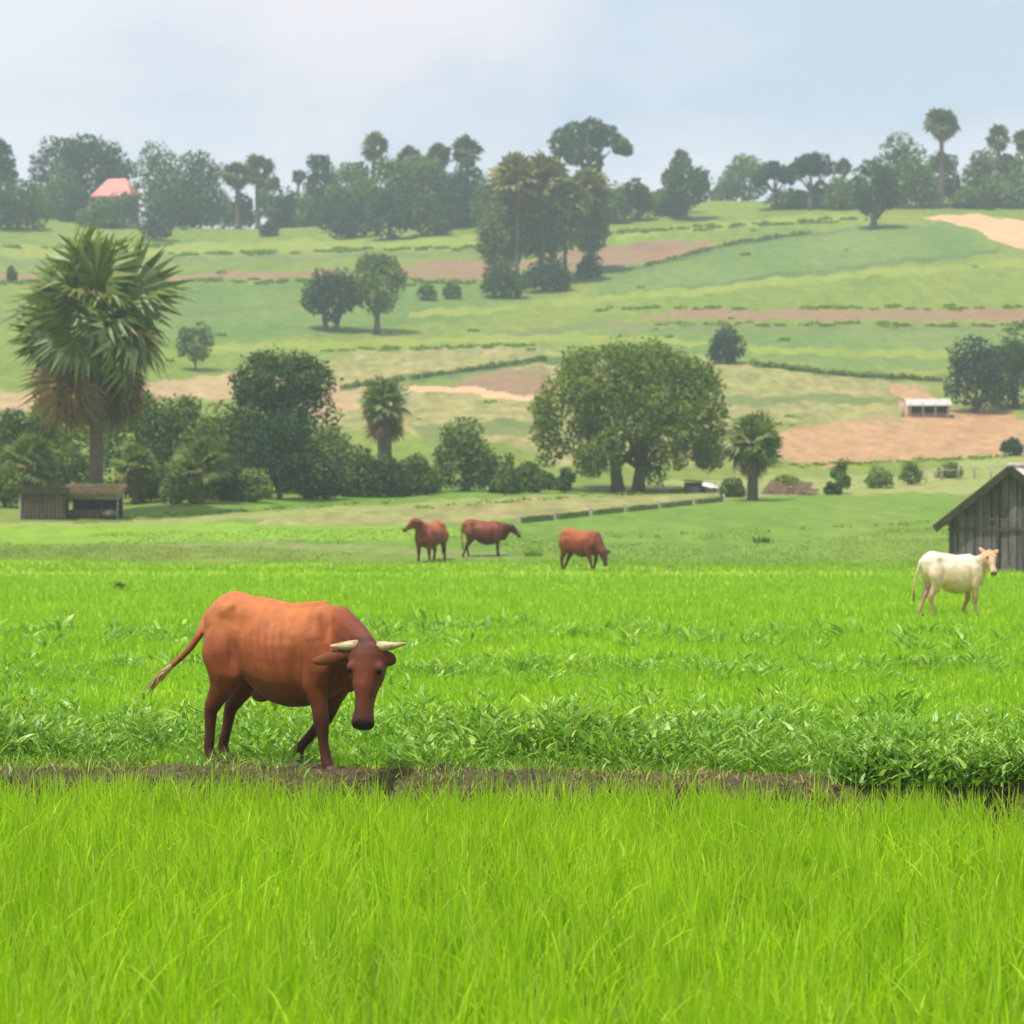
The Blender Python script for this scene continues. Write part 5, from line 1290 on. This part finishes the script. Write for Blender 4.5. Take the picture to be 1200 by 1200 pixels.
for lb, px, b, top, w, n in (('feathery grey-green tree at the left shoulder of the mid-hill clump', 606, 338, 196, 60, 3600), ('feathery grey-green tree at the centre of the mid-hill clump', 646, 336, 190, 66, 3800), ('feathery brownish tree at the right of the mid-hill clump', 692, 322, 198, 42, 2600)):
    tree('clump_tree', lb, px, b, top, w, 'column', 'f_olive', .22, n, 2.2, group=CP, near=240, dy=4)

for lb, px, b, tp, w, mt in (('overlapping shrub left of the small green palm foot', 424, 582, 520, 56, 'f_mid'), ('soft shrub hiding the foot of the small green palm', 454, 582, 532, 60, 'f_dark'), ('soft shrub between the small green palm and the rounded bush', 488, 580, 530, 56, 'f_mid'),
    ('low shrub right of the rounded bush', 592, 578, 548, 40, 'f_mid'), ('low soft shrub at the left edge of the spreading tree', 620, 577, 540, 44, 'f_mid'), ('soft shrub under the dark thicket tree on its right', 362, 584, 506, 66, 'f_mid'), ('soft light shrub in front of the thicket at its centre', 212, 590, 540, 60, 'f_light'), ('soft light shrub in front of the dark thicket tree', 296, 588, 548, 56, 'f_light'),
    ('low pale shrub right of the lean-to', 858, 582, 560, 34, 'f_light'), ('low shrub behind the broken mud brick wall', 920, 578, 556, 50, 'f_light')):
    tree('thicket_bush', lb, px, b, tp, w, 'bush', mt, .04, 2600, 2.3, 'bush', THK, near=100, dy=-.5)

# scattered low scrub and coarse tufts that break up the slopes, too small to count
rng = np.random.default_rng(31); L = []
for i in range(110):
    D = 120 + 330 * rng.random() ** .8; x = rng.uniform(-.24, .24) * D
    if vnoise(x, D, .05, 4) < .05 and rng.random() < .75: continue
    s_ = D / F; w_ = s_ * rng.uniform(1.5, 4.5); L.append((x, D, float(tz(x, D)) + w_ * .15, w_ * 1.8, w_, w_ * .45))
for (xa, ya, xb, yb, nn) in ((215, 330, 560, 331, 60), (0, 333, 200, 330, 30), (700, 362, 1200, 361, 50), (770, 380, 1200, 382, 50), (380, 412, 640, 404, 40), (860, 494, 930, 500, 12), (480, 596, 860, 572, 60), (150, 606, 480, 588, 50), (890, 548, 1190, 536, 60), (640, 470, 640, 540, 14), (200, 300, 560, 290, 40), (0, 290, 200, 288, 20), (700, 274, 1000, 258, 40), (560, 640, 1100, 612, 40)):
    for q in range(nn):
        f = rng.random(); p = at(xa + (xb - xa) * f, ya + (yb - ya) * f + rng.normal(0, 1.2), 92); s_ = mpp(p); w_ = s_ * rng.uniform(1.2, 3.0); L.append((p.x, p.y, p.z + w_ * .15, w_ * 3.2, w_, w_ * .45))
V, T = leaf_cloud(L, 15000, .15, rng)
C_ = V.reshape(-1, 4, 3).mean(1); V = (C_[:, None] + (V.reshape(-1, 4, 3) - C_[:, None]) * (C_[:, 1] / 160.0)[:, None, None]).reshape(-1, 3)
tag(link('hillside_scrub', np_mesh('hillside_scrub', V, T), M['meadow_tuft']), 'low scrub and coarse tufts scattered over the hillside fields', 'scrub', kind='stuff')

# small tufts in the rice
def tuft(label, px, py, hpx, wpx, mat, near=21.5, n=60, name='grass_tuft', cat='grass tuft'):
    g = at(px, py, near); s = mpp(g); rg = np.random.default_rng(int(px))
    P = np.stack([rg.normal(0, wpx * s * .22, n), rg.normal(0, .06, n), np.zeros(n) - .02], 1)
    V, T = blades(P, rg.uniform(.5, 1.1, n) * hpx * s, rg.uniform(.9, 2.2, n) * s * .9, rg.uniform(.1, 1.0, n), rg.random(n) * 6.28, rg.normal(0, .8, n), 3)
    o = link(name, np_mesh(name, V, T, True), M[mat], None, g); tag(o, label, cat)
tuft('small dark tuft alone in the rice near the left edge, left of the big cow', 142, 692, 14, 12, 'f_dark')
tuft('dry brown tuft in the rice at the left frame edge', 27, 826, 16, 26, 'straw', n=90)
tuft('dark green tuft in the meadow left of the white cow', 895, 636, 12, 22, 'f_mid', 88.5)
tuft('green tuft of tall grass between the middle and right grazing cows', 625, 652, 14, 26, 'weed', 88.5, 90)
tuft('pale seeding tuft at the rice edge right of the grazing cows', 786, 668, 9, 16, 'straw', 80, 60)

# ---------------------------------------------------------------- haze
mb = MB(); mb.box((0, 434, 48), (2500, 948, 100.0))
hz = mb.build('haze', None)
hm, nt, out = new_mat('haze_air')
pv = nt.nodes.new('ShaderNodeVolumePrincipled')
pv.inputs['Color'].default_value = (0.74, 0.87, 1.0, 1); pv.inputs['Density'].default_value = 0.00052; pv.inputs['Anisotropy'].default_value = 0.0
nt.links.new(pv.outputs[0], out.inputs['Volume'])
hz.data.materials.append(hm)
tag(hz, 'thin pale air haze over the whole valley', None, kind='stuff')
